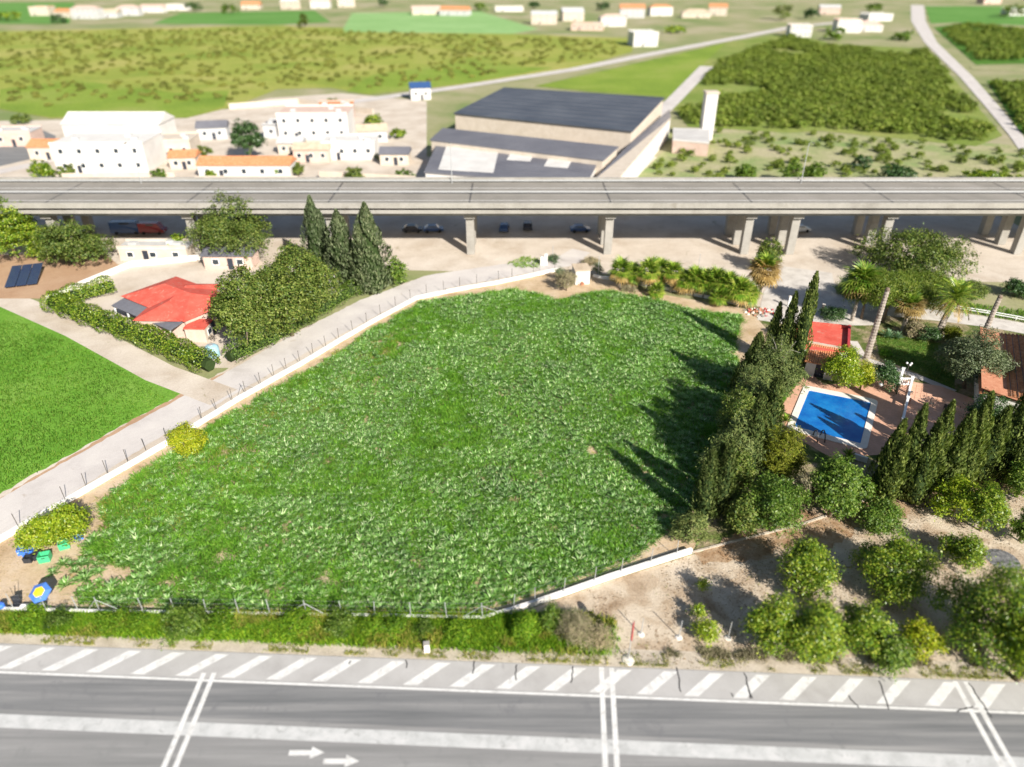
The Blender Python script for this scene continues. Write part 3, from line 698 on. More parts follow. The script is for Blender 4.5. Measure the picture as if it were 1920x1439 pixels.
# ------------------------------------------------------------------ artichokes
def artichoke_mesh(seed, nl=34, R=.95, H=.75):
    r = random.Random(seed); V, F = [], []
    for i in range(nl):
        f = i / nl; az = i * 2.399 + r.uniform(-.25, .25)
        L = R * (1.05 - .35 * (1 - f)) * r.uniform(.8, 1.15); el = math.radians(82 - 62 * f + r.uniform(-9, 9))
        curl = r.uniform(.9, 1.6); wmax = L * r.uniform(.06, .10); tw = r.uniform(-.5, .5)
        K = 6; p = np.zeros(3); a = el; b0 = len(V)
        rad = np.array([math.cos(az), math.sin(az), 0]); sd = np.array([-math.sin(az), math.cos(az), 0]); z = np.array([0, 0, 1.0])
        p = rad * .04
        for k in range(K + 1):
            t = k / K
            d = rad * math.cos(a) + z * math.sin(a); nrm = -rad * math.sin(a) + z * math.cos(a)
            ww = wmax * (math.sin(PI * min(1, .12 + .92 * t)) ** .8) * (1.25 if k % 2 else .7)
            s2 = sd * math.cos(tw * t) + nrm * math.sin(tw * t)
            V += [p - s2 * ww + nrm * ww * .4, p.copy(), p + s2 * ww + nrm * ww * .4]
            p = p + d * L / K; a -= curl / K * (.4 + 1.3 * t)
        for k in range(K):
            q = b0 + 3 * k; F += [(q, q + 1, q + 4, q + 3), (q + 1, q + 2, q + 5, q + 4)]
    V = np.array(V); V[:, 2] = np.maximum(V[:, 2] * H / .75, .01)
    return np_mesh('artichoke_plant', V, np.array(F), M['artichoke'])
ART = [artichoke_mesh(100 + i, 34 + (i % 3) * 5, (.72 + .07 * (i % 4)), .9) for i in range(8)]
plant_poly = PG([(190, 945), (288, 876), (390, 806), (472, 756), (552, 714), (632, 668), (692, 625), (790, 570), (960, 545), (1010, 556), (1050, 566), (1100, 552), (1140, 548), (1235, 566), (1300, 585), (1390, 595), (1380, 640), (1385, 720), (1370, 800), (1345, 880), (1310, 950), (1268, 985), (1230, 1020), (1190, 1048), (1140, 1070), (1060, 1097), (985, 1120), (905, 1142), (800, 1150), (660, 1150), (480, 1146), (300, 1141), (150, 1132), (140, 1112), (240, 1098), (262, 1070), (160, 1042), (172, 1008), (215, 996), (190, 965)])
clump_poly = PG([(80, 1082), (120, 1052), (205, 1058), (215, 1080), (185, 1096), (115, 1102)])
r1 = np.random.default_rng(11)
def jitter_grid(poly, step, r, jit=.32):
    q = np.array(poly); lo, hi = q.min(0), q.max(0)
    gx, gy = np.meshgrid(np.arange(lo[0], hi[0], step), np.arange(lo[1], hi[1], step)); P = np.stack([gx.ravel(), gy.ravel()], 1)
    P = P + r.uniform(-jit, jit, P.shape) * step
    return P[in_poly(P, poly)]
AP = np.concatenate([jitter_grid(plant_poly, .72, r1), jitter_grid(clump_poly, .9, r1)])
bare = vnoise(AP, .22, 5) * .6 + vnoise(AP, .7, 6) * .4
keep = bare < .88
left = (AP[:, 0] < -25 + (AP[:, 1] - 45) * .25) & ~in_poly(AP, clump_poly)
keep &= ~(left & (bare > .70))
wedge = in_poly(AP, PG([(1260, 930), (1330, 800), (1350, 700), (1400, 640), (1400, 900), (1300, 980)]))
keep &= ~(wedge & (r1.random(len(AP)) < .35))
AP = AP[keep]
grassy = vnoise(AP, .13, 8) * .65 + vnoise(AP, .5, 9) * .35          # patches where grass overtakes the crop
AP = AP[~((grassy > .66) & (r1.random(len(AP)) < .6))]
dist = np.hypot(AP[:, 0], AP[:, 1]); order = np.argsort(dist); AP = AP[order]
AS = (.66 + .5 * r1.random(len(AP))) * (.78 + .44 * vnoise(AP, .3, 51)); AZ = r1.random(len(AP)) * 6.28; AI = r1.integers(0, 8, len(AP))
for i in range(300):
    o = link('artichoke_plant', ART[AI[i]], None, (AP[i, 0], AP[i, 1], 0), AZ[i], AS[i])
    if in_poly(AP[i:i + 1], clump_poly)[0]: tag(o, 'silver-green crop plant in the small separate clump beside the parasol', 'plant', 'crop plants in the clump beside the parasol')
    else: tag(o, 'silver-green thistle-leaved crop plant in the field\'s front edge near the roadside fence', 'plant', 'crop plants along the near edge of the field')
def instancer(name, meshes, P, Z, S, I, label, cat, z=0.0):
    c = bpy.data.collections.new(name + '_kinds')
    for k, me in enumerate(meshes): c.objects.link(bpy.data.objects.new('%s_kind_%02d' % (name, k), me))
    me = bpy.data.meshes.new(name); me.vertices.add(len(P))
    me.vertices.foreach_set('co', np.concatenate([P, np.full((len(P), 1), z)], 1).astype(np.float32).ravel())
    a = me.attributes.new('turn', 'FLOAT', 'POINT'); a.data.foreach_set('value', Z.astype(np.float32))
    a = me.attributes.new('size', 'FLOAT', 'POINT'); a.data.foreach_set('value', S.astype(np.float32))
    a = me.attributes.new('pick', 'INT', 'POINT'); a.data.foreach_set('value', I.astype(np.int32))
    o = link(name, me); tag(o, label, cat, None, 'stuff')
    ng = bpy.data.node_groups.new(name, 'GeometryNodeTree')
    ng.interface.new_socket('Geometry', in_out='INPUT', socket_type='NodeSocketGeometry'); ng.interface.new_socket('Geometry', in_out='OUTPUT', socket_type='NodeSocketGeometry')
    N = ng.nodes; gi = N.new('NodeGroupInput'); go = N.new('NodeGroupOutput'); mp = N.new('GeometryNodeMeshToPoints'); ip = N.new('GeometryNodeInstanceOnPoints')
    ci = N.new('GeometryNodeCollectionInfo'); ci.inputs['Collection'].default_value = c; ci.inputs['Separate Children'].default_value = True; ci.inputs['Reset Children'].default_value = True
    def attr(nm, ty):
        q = N.new('GeometryNodeInputNamedAttribute'); q.data_type = ty; q.inputs[0].default_value = nm; return q.outputs[0]
    cx = N.new('ShaderNodeCombineXYZ'); Lk = ng.links.new
    Lk(gi.outputs[0], mp.inputs[0]); Lk(mp.outputs[0], ip.inputs['Points']); Lk(ci.outputs[0], ip.inputs['Instance'])
    ip.inputs['Pick Instance'].default_value = True
    Lk(attr('pick', 'INT'), ip.inputs['Instance Index']); Lk(attr('turn', 'FLOAT'), cx.inputs[2])
    er = N.new('FunctionNodeEulerToRotation'); Lk(cx.outputs[0], er.inputs[0]); Lk(er.outputs[0], ip.inputs['Rotation'])
    Lk(attr('size', 'FLOAT'), ip.inputs['Scale']); Lk(ip.outputs[0], go.inputs[0])
    o.modifiers.new('scatter', 'NODES').node_group = ng
    return o
instancer('artichoke_crop', ART, AP[300:], AZ[300:], AS[300:], AI[300:], 'dense silver-green crop of thistle-leaved plants filling the walled field', 'crop')
# weeds between the plants
def tuft_mesh(seed, n, h, wd, sp, mat):
    r = np.random.default_rng(seed); P = r.normal(size=(n, 2)) * sp; a = r.random(n) * 6.28; hh = h * (.5 + r.random(n))
    C0 = np.stack([P[:, 0], P[:, 1], 0 * a], 1); S = np.stack([np.cos(a), np.sin(a), 0 * a], 1) * wd; T = np.stack([-np.sin(a), np.cos(a), 0 * a], 1)
    out = np.concatenate([P / (sp + 1e-6) * .35, np.zeros((n, 1))], 1)
    mid = C0 + [0, 0, .6] * hh[:, None] + (T * .25 + out * .4) * hh[:, None]; tip = C0 + [0, 0, .85] * hh[:, None] + (T * .6 + out) * hh[:, None]
    V = np.stack([C0, mid + S * .5, tip, mid - S * .5], 1).reshape(-1, 3)
    return np_mesh('tuft', V, np.arange(n * 4).reshape(-1, 4), mat)
WT = [tuft_mesh(200 + i, 70, .42, .05, .3, M['weed']) for i in range(5)]
wp = scatter(plant_poly, 3.4, r1); wn = vnoise(wp, .13, 8) * .65 + vnoise(wp, .5, 9) * .35
kp = r1.random(len(wp)) < np.clip((wn - .30) * 3.0, .3, 1); kp &= ~((vnoise(wp, .22, 5) * .6 + vnoise(wp, .7, 6) * .4) > .84)
wp = wp[kp]
instancer('field_weeds', WT, wp, r1.random(len(wp)) * 6.28, .7 + .7 * r1.random(len(wp)), r1.integers(0, 5, len(wp)), 'bright green weeds and grass growing between the crop plants', 'weeds')

DT = [tuft_mesh(220 + i, 60, .4, .05, .3, M['weed_dry']) for i in range(3)]
wp = scatter(PG([(190, 945), (390, 806), (552, 714), (692, 625), (760, 640), (640, 760), (480, 900), (330, 1010), (200, 1000)]), 1.1, r1); wp = wp[vnoise(wp, .3, 61) > .45]
instancer('dry_field_weeds', DT, wp, r1.random(len(wp)) * 6.28, .6 + .6 * r1.random(len(wp)), r1.integers(0, 3, len(wp)), 'yellowing weeds among the crop near the lane wall', 'weeds')
# ------------------------------------------------------------------ verge: grass, shrubs, dry bush
r2 = np.random.default_rng(21)
vx = r2.uniform(-48, 9.2, 30000); vx = np.where(vx > 6, vx - 14 * r2.random(30000) ** 2 * (vx > 7.5), vx); t_ = r2.random(30000); vy = ry(vx, 39.3) + (43.2 - ry(vx, 39.3)) * t_
vP = np.stack([vx, vy], 1); pat = vnoise(vP, .35, 31) * .6 + vnoise(vP, 1.1, 32) * .4
kp = (r2.random(len(vP)) < .25 + .75 * np.clip(t_ * 3.5 - .15, 0, 1)) & ~((vx > 7) & (t_ > .9)); vP = vP[kp]; pat = pat[kp]
dryk = (pat > .56) & (r2.random(len(vP)) < .75)
blades('verge_grass', vP[~dryk], .55, .075, M['verge'], r2, 'lush green grass and weeds on the verge below the roadside wall', tuft=5, spread=.1)
blades('dry_verge_grass', vP[dryk], .6, .07, M['weed_dry'], r2, 'yellowing grass and weeds mixed into the roadside verge', tuft=5, spread=.1)
ex = r2.uniform(-40, 45, 3000); eP = np.stack([ex, ry(ex, 38.6) + r2.random(3000) ** 2 * 1.2], 1); eP = eP[vnoise(eP, .8, 3) > .5]
blades('kerbside_tufts', eP, .16, .05, M['weed_dry'], r2, 'sparse dry tufts along the edge of the asphalt', tuft=6, spread=.09)
vs = [(60, 1168, 1146, 30), (115, 1170, 1148, 26), (215, 1172, 1146, 28), (262, 1176, 1150, 20), (355, 1180, 1136, 40), (420, 1178, 1146, 24), (560, 1180, 1148, 30), (640, 1182, 1150, 28), (700, 1184, 1156, 22), (745, 1186, 1155, 22), (795, 1190, 1164, 18), (860, 1192, 1164, 22), (985, 1196, 1150, 26), (1035, 1180, 1130, 24)]
ords = ['first', 'second', 'third', 'fourth', 'fifth', 'sixth', 'seventh', 'eighth', 'ninth', 'tenth', 'eleventh', 'twelfth', 'thirteenth', 'fourteenth', 'fifteenth', 'sixteenth', 'seventeenth', 'eighteenth', 'nineteenth', 'twentieth', 'twenty-first', 'twenty-second', 'twenty-third', 'twenty-fourth', 'twenty-fifth', 'twenty-sixth', 'twenty-seventh', 'twenty-eighth', 'twenty-ninth', 'thirtieth']
for i, (u, v, vt, rp) in enumerate(vs):
    broad_tree('verge_shrub', 'leafy green shrub in the roadside verge, %s from the left' % ords[i], u, v, vt + 3, rp * 1.2, 'broad' if i % 3 == 1 else 'verge', 300 + i, L=.17, W=.07, group='shrubs along the roadside verge', cat='shrub', cover=.6, cl=.22)
broad_tree('dry_bush', 'bare grey twiggy bush at the verge\'s right end', 1075, 1204, 1142, 42, 'twig', 330, L=.5, W=.025, cat='bush', cover=.35, cl=.3)
broad_tree('dry_bush', 'small dull brown bush beside the road sign', 1126, 1216, 1172, 28, 'twig', 331, L=.4, W=.03, cat='bush', cover=.35, cl=.3)
# low dry scrub line at the foot of the orchard
sx = r2.uniform(9.5, 46, 2600); sP = np.stack([sx, ry(sx, 40.0) + r2.normal(size=2600) * .22], 1); sP = sP[vnoise(sP, .6, 12) > .42]
blades('orchard_scrub', sP, .3, .05, M['twig'], r2, 'low dry brown scrub along the foot of the orchard', tuft=8, spread=.16)
oP = scatter(orch_poly, .9, r2); oP = oP[vnoise(oP, .3, 44) > .58]
blades('orchard_weeds', oP, .14, .05, M['weed_dry'], r2, 'thin dry weeds scattered over the orchard soil', tuft=5, spread=.14)

def litter(name, P, r, mat, label, s=.12):
    n = len(P); C = np.concatenate([P, .02 + .03 * r.random((n, 1))], 1); N = np.array([0, 0, 1.0]) + r.normal(size=(n, 3)) * .35
    V, F = leaf_quads(C, np.cross(N, r.normal(size=(n, 3))), N, s * (.6 + .9 * r.random(n)), s * .55)
    tag(link(name, np_mesh(name, V, F, M[mat])), label, 'litter', None, 'stuff')
lp = scatter(PG([(1300, 1055), (1400, 1000), (1500, 985), (1640, 925), (1760, 900), (1920, 890), (1920, 940), (1700, 985), (1620, 1010), (1500, 1040), (1330, 1062)]), 16, r2)
litter('fallen_leaves', lp[vnoise(lp, .5, 77) > .3], r2, 'leaf_brown', 'brown fallen leaves under the trees along the orchard wall')
lp = scatter(orch_poly, 9, r2); lp = lp[(vnoise(lp, .25, 78) * .7 + vnoise(lp, 1.0, 79) * .3) > .52]
litter('orchard_litter', lp, r2, 'leaf_brown', 'dry leaves and clods strewn over the orchard soil', .13)
lp = scatter(field_poly, 3, r2); lp = lp[~in_poly(lp, plant_poly)]
litter('field_litter', lp, r2, 'leaf_straw', 'straw and clods strewn over the bare edges of the field', .12)
# ------------------------------------------------------------------ orchard and other fruit trees
for i, (u, v, vt, rp, m, lb) in enumerate([
    (1500, 1108, 1018, 50, 'lemon', 'rounded citrus tree nearest the white wall in the orchard\'s left column'),
    (1660, 1108, 1006, 66, 'lemon', 'broad dark green citrus tree in the middle of the orchard'),
    (1650, 992, 945, 42, 'broad', 'low spreading citrus tree just below the cypress row'),
    (1785, 965, 898, 38, 'lemon_bright', 'yellowish citrus tree under the right end of the cypress row'),
    (1838, 992, 905, 36, 'lemon', 'citrus tree with a drooping skirt right of the yellowish one'),
    (1906, 930, 858, 36, 'broad', 'dark citrus tree at the right frame edge under the cypresses'),
    (1912, 1012, 945, 24, 'broad', 'citrus tree cut by the right frame edge above the ash heap'),
    (1800, 1055, 1000, 36, 'lemon', 'small slanting citrus tree left of the ash heap'),
    (1835, 1222, 1062, 92, 'lemon', 'largest citrus tree at the lower right of the orchard'),
    (1905, 1272, 1120, 66, 'lemon_bright', 'tall citrus tree in the lower right frame corner'),
    (1440, 1218, 1112, 42, 'lemon', 'citrus tree at the orchard\'s lower left, nearest the posts'),
    (1514, 1238, 1118, 52, 'lemon', 'dense citrus tree by the road, second from the posts'),
    (1612, 1215, 1125, 46, 'lemon', 'straggly citrus tree left of the pipe frame'),
    (1712, 1228, 1160, 36, 'lemon_yellow', 'yellowing straggly citrus tree right of the pipe frame'),
    (1662, 1248, 1198, 32, 'broad', 'small round citrus bush at the road edge below the pipe frame')]):
    broad_tree('citrus_tree', lb, u, v + 3, vt, rp * 1.12, m, 400 + i, group='citrus trees in the orchard', cover=.75 if i in (12, 13) else 1.0)
for i, (u, v, vt, rp, lb) in enumerate([(1322, 1198, 1162, 28, 'young bright citrus sapling between two grey posts'), (1306, 1160, 1132, 13, 'small bushy sapling just above the young citrus'), (1316, 1108, 1082, 9, 'tiny yellowish sapling standing alone in the bare soil')]):
    broad_tree('sapling', lb, u, v, vt, rp, 'lemon_bright', 430 + i, group='saplings in the bare soil', L=.18, W=.08, cover=.55, cat='sapling')
for i, (u, v, vt, rp, m, lb) in enumerate([(357, 852, 792, 36, 'lemon_yellow', 'round yellow-green citrus tree by the lane wall'), (138, 1008, 938, 38, 'lemon_bright', 'citrus tree right of its two neighbours above the green crate'), (104, 1022, 956, 32, 'lemon_bright', 'citrus tree in the middle of the trio by the crates'), (72, 1036, 974, 28, 'lemon_bright', 'leftmost citrus tree of the trio above the blue crates')]):
    broad_tree('citrus_tree', lb, u, v, vt, rp, m, 440 + i, group='citrus trees inside the field wall')
# burnt heap
x, y = at(1880, 1050); tag(struct(MB().lathe([(1.5, .004), (1.1, .03), (.6, .07)], 18).build('ash_heap', surf('ash', [(.05, .05, .05), (.16, .16, .16), (.30, .29, .28)], 2, fine=9, bump=1), loc=(x, y, .006))))

# ------------------------------------------------------------------ hedge trees between field and pool
for i, (u, v, vt, rp, m, prof, sp, lb) in enumerate([
    (1312, 985, 838, 20, 'juniper', 'column', 1, 'slender pale cypress spire at the field\'s lower right corner'),
    (1345, 968, 820, 24, 'juniper', 'column', 2, 'pale cypress behind the corner spire, with two tips'),
    (1394, 905, 735, 27, 'juniper', 'column', 2, 'grey-green cypress left of the yellowish pine'),
    (1428, 850, 700, 26, 'juniper', 'column', 2, 'grey-green cypress left of the pool\'s lower corner'),
    (1334, 955, 832, 34, 'juniper', 'cone', 3, 'bushy cypress just behind the corner spires'),  # this and the next cypress added so the belt's shadows merge
    (1402, 746, 622, 40, 'juniper', 'cone', 3, 'bushy cypress at the broad juniper\'s left side'),
    (1488, 698, 506, 16, 'cypress', 'column', 1, 'tallest slim dark cypress left of the red flat roof'),
    (1462, 690, 545, 15, 'cypress', 'column', 1, 'medium dark cypress left of the tallest one'),
    (1440, 680, 565, 13, 'cypress', 'column', 1, 'shortest of the three slim cypresses by the gravel yard')]):
    cypress_tree('cypress_tree', lb, u, v, vt, rp, m, prof, 500 + i, sp, 'slim cypresses between field and pool', L=.5, W=.15)
for i, (u, v, vt, rp, m, lb, kw) in enumerate([
    (1432, 760, 618, 60, 'juniper', 'broad grey-green juniper with dead branches above the pool corner', {}),
    (1400, 828, 690, 50, 'juniper', 'dense juniper midway along the field\'s right edge', {}),
    (1374, 898, 752, 44, 'juniper', 'darker juniper behind the cypress spires', {}),
    (1292, 1015, 958, 36, 'juniper', 'low spreading juniper at the end of the white wall', {}),
    (1456, 905, 790, 50, 'pine', 'yellowish pine just left of the pool ladder', {}),
    (1442, 992, 890, 62, 'broad', 'wide leafy green tree behind the orchard wall', {}),
    (1552, 968, 842, 54, 'broad', 'tall leafy green tree below the pool', {}),
    (1605, 950, 892, 26, 'broad', 'small leafy tree at the foot of the first row cypress', {}),
    (1388, 1002, 930, 36, 'dull', 'dull green shrubby tree above the white wall\'s end', {}),
    (1368, 925, 838, 40, 'dull', 'rounded dull green tree between the corner spires and the pine', {}),  # this tree and the four below added to widen the shadow on the field
    (1402, 806, 682, 48, 'juniper', 'broad grey-green juniper directly below the largest one', {}),
    (1372, 850, 725, 46, 'dull', 'rounded dull green tree at the middle of the field\'s right edge', {}),
    (1350, 905, 790, 40, 'juniper', 'bushy juniper behind the corner spires', {}),
    (1385, 872, 770, 40, 'dark_shrub', 'dark evergreen between the spires and the pool corner', {}),
    (1846, 800, 742, 40, 'dark_shrub', 'dark evergreen shrub added to cover the tiled house front', {}),  # added shrub, its dark leaves stand in for the shaded house front
    (1500, 960, 880, 30, 'twig', 'half-bare twiggy shrub between the two leafy trees', {})]):
    L, W = (.42, .09) if m in ('juniper', 'pine') else (.26, .12)
    broad_tree({'juniper': 'juniper_tree', 'pine': 'pine_tree', 'broad': 'leafy_tree', 'dull': 'leafy_tree', 'dark_shrub': 'evergreen_shrub', 'twig': 'twiggy_shrub'}[m], lb, u, v, vt, rp, m, 520 + i, L=L, W=W, group='mixed trees between field and pool', cover=.9 if m != 'twig' else .5, lobes_n=7, up=.7 if m in ('juniper', 'pine') else .5)
# dead branches on the big juniper
x, y = at(1448, 735); t = thing('dead_branches', 'pale leafless branches poking out of the broad grey-green juniper', 'branches', (x, y, 0))
rr = random.Random(5)
for i in range(9):
    a = rr.uniform(0, 6.28); l = rr.uniform(1.4, 2.8)
    MB().tube([(0, 0, 4.6), (math.cos(a) * l * .5, math.sin(a) * l * .5, 6.2 + rr.uniform(-.3, .5)), (math.cos(a) * l, math.sin(a) * l, 6.8 + rr.uniform(-.6, .9))], [.07, .045, .015], 5).build('branch', M['deadwood'], t)
MB().tube([(0, 0, 0), (0, .1, 4.8)], [.14, .08], 6).build('trunk', M['deadwood'], t)
# cypress row by the terrace
for i, (u, v, vt, rp, sp) in enumerate([(1638, 934, 784, 30, 3), (1684, 930, 756, 34, 3), (1720, 924, 750, 33, 3), (1757, 916, 768, 34, 3), (1797, 908, 732, 33, 3), (1828, 900, 760, 36, 3), (1862, 890, 706, 40, 3), (1898, 880, 668, 42, 3), (1938, 872, 690, 44, 2)]):
    cypress_tree('cypress_tree', '%s dark conical cypress from the left in the row below the terrace' % ords[i].capitalize(), u, v, vt, rp, 'cypress', 'cone', 550 + i, sp, 'cypress row below the terrace', L=.55, W=.17, dens=1.1, lean=[.05, -.04, .02, .07, -.03, .04, .06, 0, .03][i])
# bits of wall at the foot of the row
for i, (u, v, u2, v2, lb) in enumerate([(1738, 902, 1768, 888, 'short whitewashed wall fragment under the cypress row'), (1600, 860, 1625, 868, 'short white wall below the pool terrace')]):
    wb, _ = wall_run([(u, v), (u2, v2)], .7, .25, 40 + i); tag(wb.build('garden_wall', M['white_wall']), lb, 'wall')

# ------------------------------------------------------------------ pool, terrace, balustrade
ground_sheet('terrace', PG([(1500, 704), (1520, 700), (1545, 722), (1690, 712), (1708, 716), (1712, 800), (1690, 850), (1560, 860), (1478, 812), (1460, 765)]), .02, M['terrace'], False)
terr = ground_sheet('upper_terrace', PG([(1706, 716), (1762, 724), (1830, 750), (1850, 780), (1780, 850), (1700, 850), (1704, 780)]), .024, M['tile_pink'], False)
tl = MB().box((0, 0, .012), (.62, .62, .024)).mesh('tile', M['tile_pink'])
tp = PG([(1709, 719), (1760, 727), (1815, 748), (1800, 800), (1702, 812), (1705, 780)]); d0 = Vector((at(1690, 790)[0] - at(1706, 712)[0], at(1690, 790)[1] - at(1706, 712)[1])).normalized(); n0 = Vector((-d0.y, d0.x))
o0 = Vector(at(1708, 718)); ang = math.atan2(d0.y, d0.x)
for i in range(-2, 26):
    for j in range(-4, 20):
        p = o0 + d0 * (.66 * i + .4) + n0 * (.66 * j + .4)
        if in_poly(np.array([[p.x, p.y]]), tp)[0]: link('tile', tl, terr, (p.x, p.y, .026), ang)
pc = [Vector((*at(u, v), 0)) for u, v in ((1517, 733), (1633, 756), (1613, 833), (1489, 801))]
cen = sum(pc, Vector()) / 4
def grow(poly, k): return [(p + (p - cen).normalized() * k) for p in poly]
pool = thing('swimming_pool', 'rectangular blue swimming pool with pale stone coping', 'pool', (cen.x, cen.y, 0))
oc, icp = grow(pc, 1.35), pc
b = MB(); V = []
def rounded(poly, rad, k=5):
    out = []
    for i in range(4):
        p0, p1, p2 = poly[i - 1], poly[i], poly[(i + 1) % 4]
        a = p1 + (p0 - p1).normalized() * rad; c = p1 + (p2 - p1).normalized() * rad
        for j in range(k + 1):
            t = j / k; out.append(a.lerp(p1, t).lerp(p1.lerp(c, t), t))
    return out
O_ = rounded(oc, .9); I_ = rounded(icp, .15); k = len(O_)
V = [(p.x - cen.x, p.y - cen.y, z) for ring, z in ((O_, .0), (O_, .12), (I_, .12), (I_, -1.2)) for p in ring]
b.add(V, [[r_ * k + i, r_ * k + (i + 1) % k, (r_ + 1) * k + (i + 1) % k, (r_ + 1) * k + i] for r_ in range(3) for i in range(k)])
b.build('coping', M['coping'], pool)
MB().sheet([(p.x - cen.x, p.y - cen.y) for p in I_], .045).build('water', M['water'], pool)
lx, ly = at(1534, 822); ladder = thing('pool_ladder', 'dark curved handrail at the near edge of the pool', 'handrail', (lx, ly, .12))
for dx in (-.45, .45):
    MB().tube([(dx, -.9, -.1), (dx, -.7, .55), (dx, -.4, .95), (dx, 0, 1.05), (dx, .35, .8), (dx, .5, .2), (dx, .55, -.5)], .075, 8).build('rail', M['chrome'], ladder, smooth=True)
for z in (-.15, -.05): MB().box((0, .55, z), (.9, .2, .05)).build('step', M['chrome'], ladder)
# balustrade
A_, B_ = Vector((*at(1707, 722), 0)), Vector((*at(1689, 800), 0)); C_ = Vector((*at(1684, 722), 0))
def balustrade(a, b_, label, n, posts):
    t = thing('balustrade', label, 'balustrade', (a.x, a.y, .026)); d = b_ - a; L = d.length; rz = math.atan2(d.y, d.x)
    t.rotation_euler = (0, 0, rz)
    MB().box((L / 2, 0, 1.0), (L, .26, .1)).build('top_rail', M['white_paint'], t)
    MB().box((L / 2, 0, .09), (L, .24, .14)).build('bottom_rail', M['white_paint'], t)
    me = MB().lathe([(.05, .16), (.085, .3), (.06, .5), (.045, .62), (.07, .8), (.05, .95)], 8).mesh('baluster', M['white_paint'], True)
    for i in range(n): link('baluster', me, t, ((i + .5) * L / n, 0, 0))
    for f in posts:
        MB().box((f * L, 0, .58), (.34, .34, 1.16)).box((f * L, 0, 1.2), (.44, .44, .08)).build('pillar', M['white_paint'], t)
    return t
balustrade(A_, B_, 'long white balustrade running between pool and upper terrace', 24, (0, .5, 1))
balustrade(C_, A_, 'short white balustrade closing the top of the pool terrace', 6, (0,))
D_ = Vector((*at(1690, 705), 0)); balustrade(C_, D_, 'short white balustrade leading up to the lamp post', 5, (1,))
x, y = at(1697, 708); t = thing('lamp_post', 'garden lamp post with three white globes beside the balustrade', 'lamp', (x, y, 0))
MB().lathe([(.12, 0), (.07, .3), (.04, .5), (.035, 2.0)], 8).build('pole', M['metal_dark'], t)
for a in range(3):
    aa = a * 2.094 + .3; c = (.33 * math.cos(aa), .33 * math.sin(aa), 2.15)
    MB().tube([(0, 0, 1.9), (c[0] * .6, c[1] * .6, 1.86), (c[0], c[1], 2.02)], .02, 5).build('arm', M['metal_dark'], t)
    MB().lathe([(.03, -.14), (.12, -.08), (.16, .02), (.12, .12), (.03, .16)], 10, c).build('globe', M['white_paint'], t, smooth=True)
x, y = at(1648, 732); t = thing('barbecue', 'small kettle barbecue standing on the terrace by the dark shrub', 'barbecue', (x, y, .02))
MB().lathe([(.06, .62), (.26, .72), (.32, .88), (.28, 1.02), (.1, 1.12)], 12).build('bowl', M['metal'], t, smooth=True)
for a in (0, 2.1, 4.2): MB().tube([(.08 * math.cos(a), .08 * math.sin(a), .68), (.3 * math.cos(a), .3 * math.sin(a), 0)], .02, 5).build('leg', M['metal_dark'], t)
# terrace chairs
def chair(u, v, rz, label, mat):
    x, y = at(u, v); t = thing('garden_chair', label, 'chair', (x, y, .026), rz, 'garden chairs on the terrace')
    MB().box((0, 0, .43), (.46, .46, .05)).build('seat', mat, t); MB().box((0, .22, .72), (.46, .04, .5)).build('backrest', mat, t)
    for sx in (-1, 1):
        for sy in (-1, 1): MB().box((sx * .2, sy * .2, .2), (.04, .04, .4)).build('leg', mat, t)
chair(1706, 740, .5, 'dark garden chair beside the long balustrade', M['metal_dark']); chair(1702, 756, 2.5, 'reddish garden chair further down beside the balustrade', M['brick'])
chair(1745, 762, 1.2, 'dark garden chair at the middle of the upper terrace', M['metal_dark']); chair(1772, 770, 2.2, 'dark garden chair at the terrace\'s right side', M['metal_dark'])
# white plastic chairs beside the shed
for i, (u, v) in enumerate(((1490, 694), (1500, 699))):
    chair(u, v, .3 + i, 'white plastic chair %s of the shed' % ('standing farther left' if i == 0 else 'nearest the wall'), M['white_paint'])

# ------------------------------------------------------------------ red flat-roofed building and tiled shed
q = PG([(1497, 606), (1594, 616), (1592, 660), (1490, 652)], 3.0)
t = thing('outbuilding', 'low outbuilding with a flat red roof behind the pool', 'building', (q[0][0], q[0][1], 0)); O = Vector((q[0][0], q[0][1]))
L_ = [(p[0] - O.x, p[1] - O.y) for p in q]
MB().prism(L_, 0, 2.9).build('wall', M['render_white'], t)
cx = sum(p[0] for p in L_) / 4; cy = sum(p[1] for p in L_) / 4
rf = MB().prism([(cx + (p[0] - cx) * 1.02, cy + (p[1] - cy) * 1.02) for p in L_], 2.9, 3.0).build('roof', M['red_roof'], t)
def edge(a, b_, th, h, z0, inset=0.0):
    a, b_ = Vector(a), Vector(b_); d = (b_ - a).normalized(); n = Vector((-d.y, d.x)) * th
    return MB().prism([(a.x, a.y), (b_.x, b_.y), (b_.x - n.x, b_.y - n.y), (a.x - n.x, a.y - n.y)], z0, z0 + h)
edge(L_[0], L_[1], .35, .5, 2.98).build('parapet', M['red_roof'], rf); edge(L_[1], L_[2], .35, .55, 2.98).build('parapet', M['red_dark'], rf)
MB().box((L_[2][0] - 2.2, L_[2][1] - .05, 1.2), (1.0, .1, 2.2)).build('door', M['door_dark'], t)
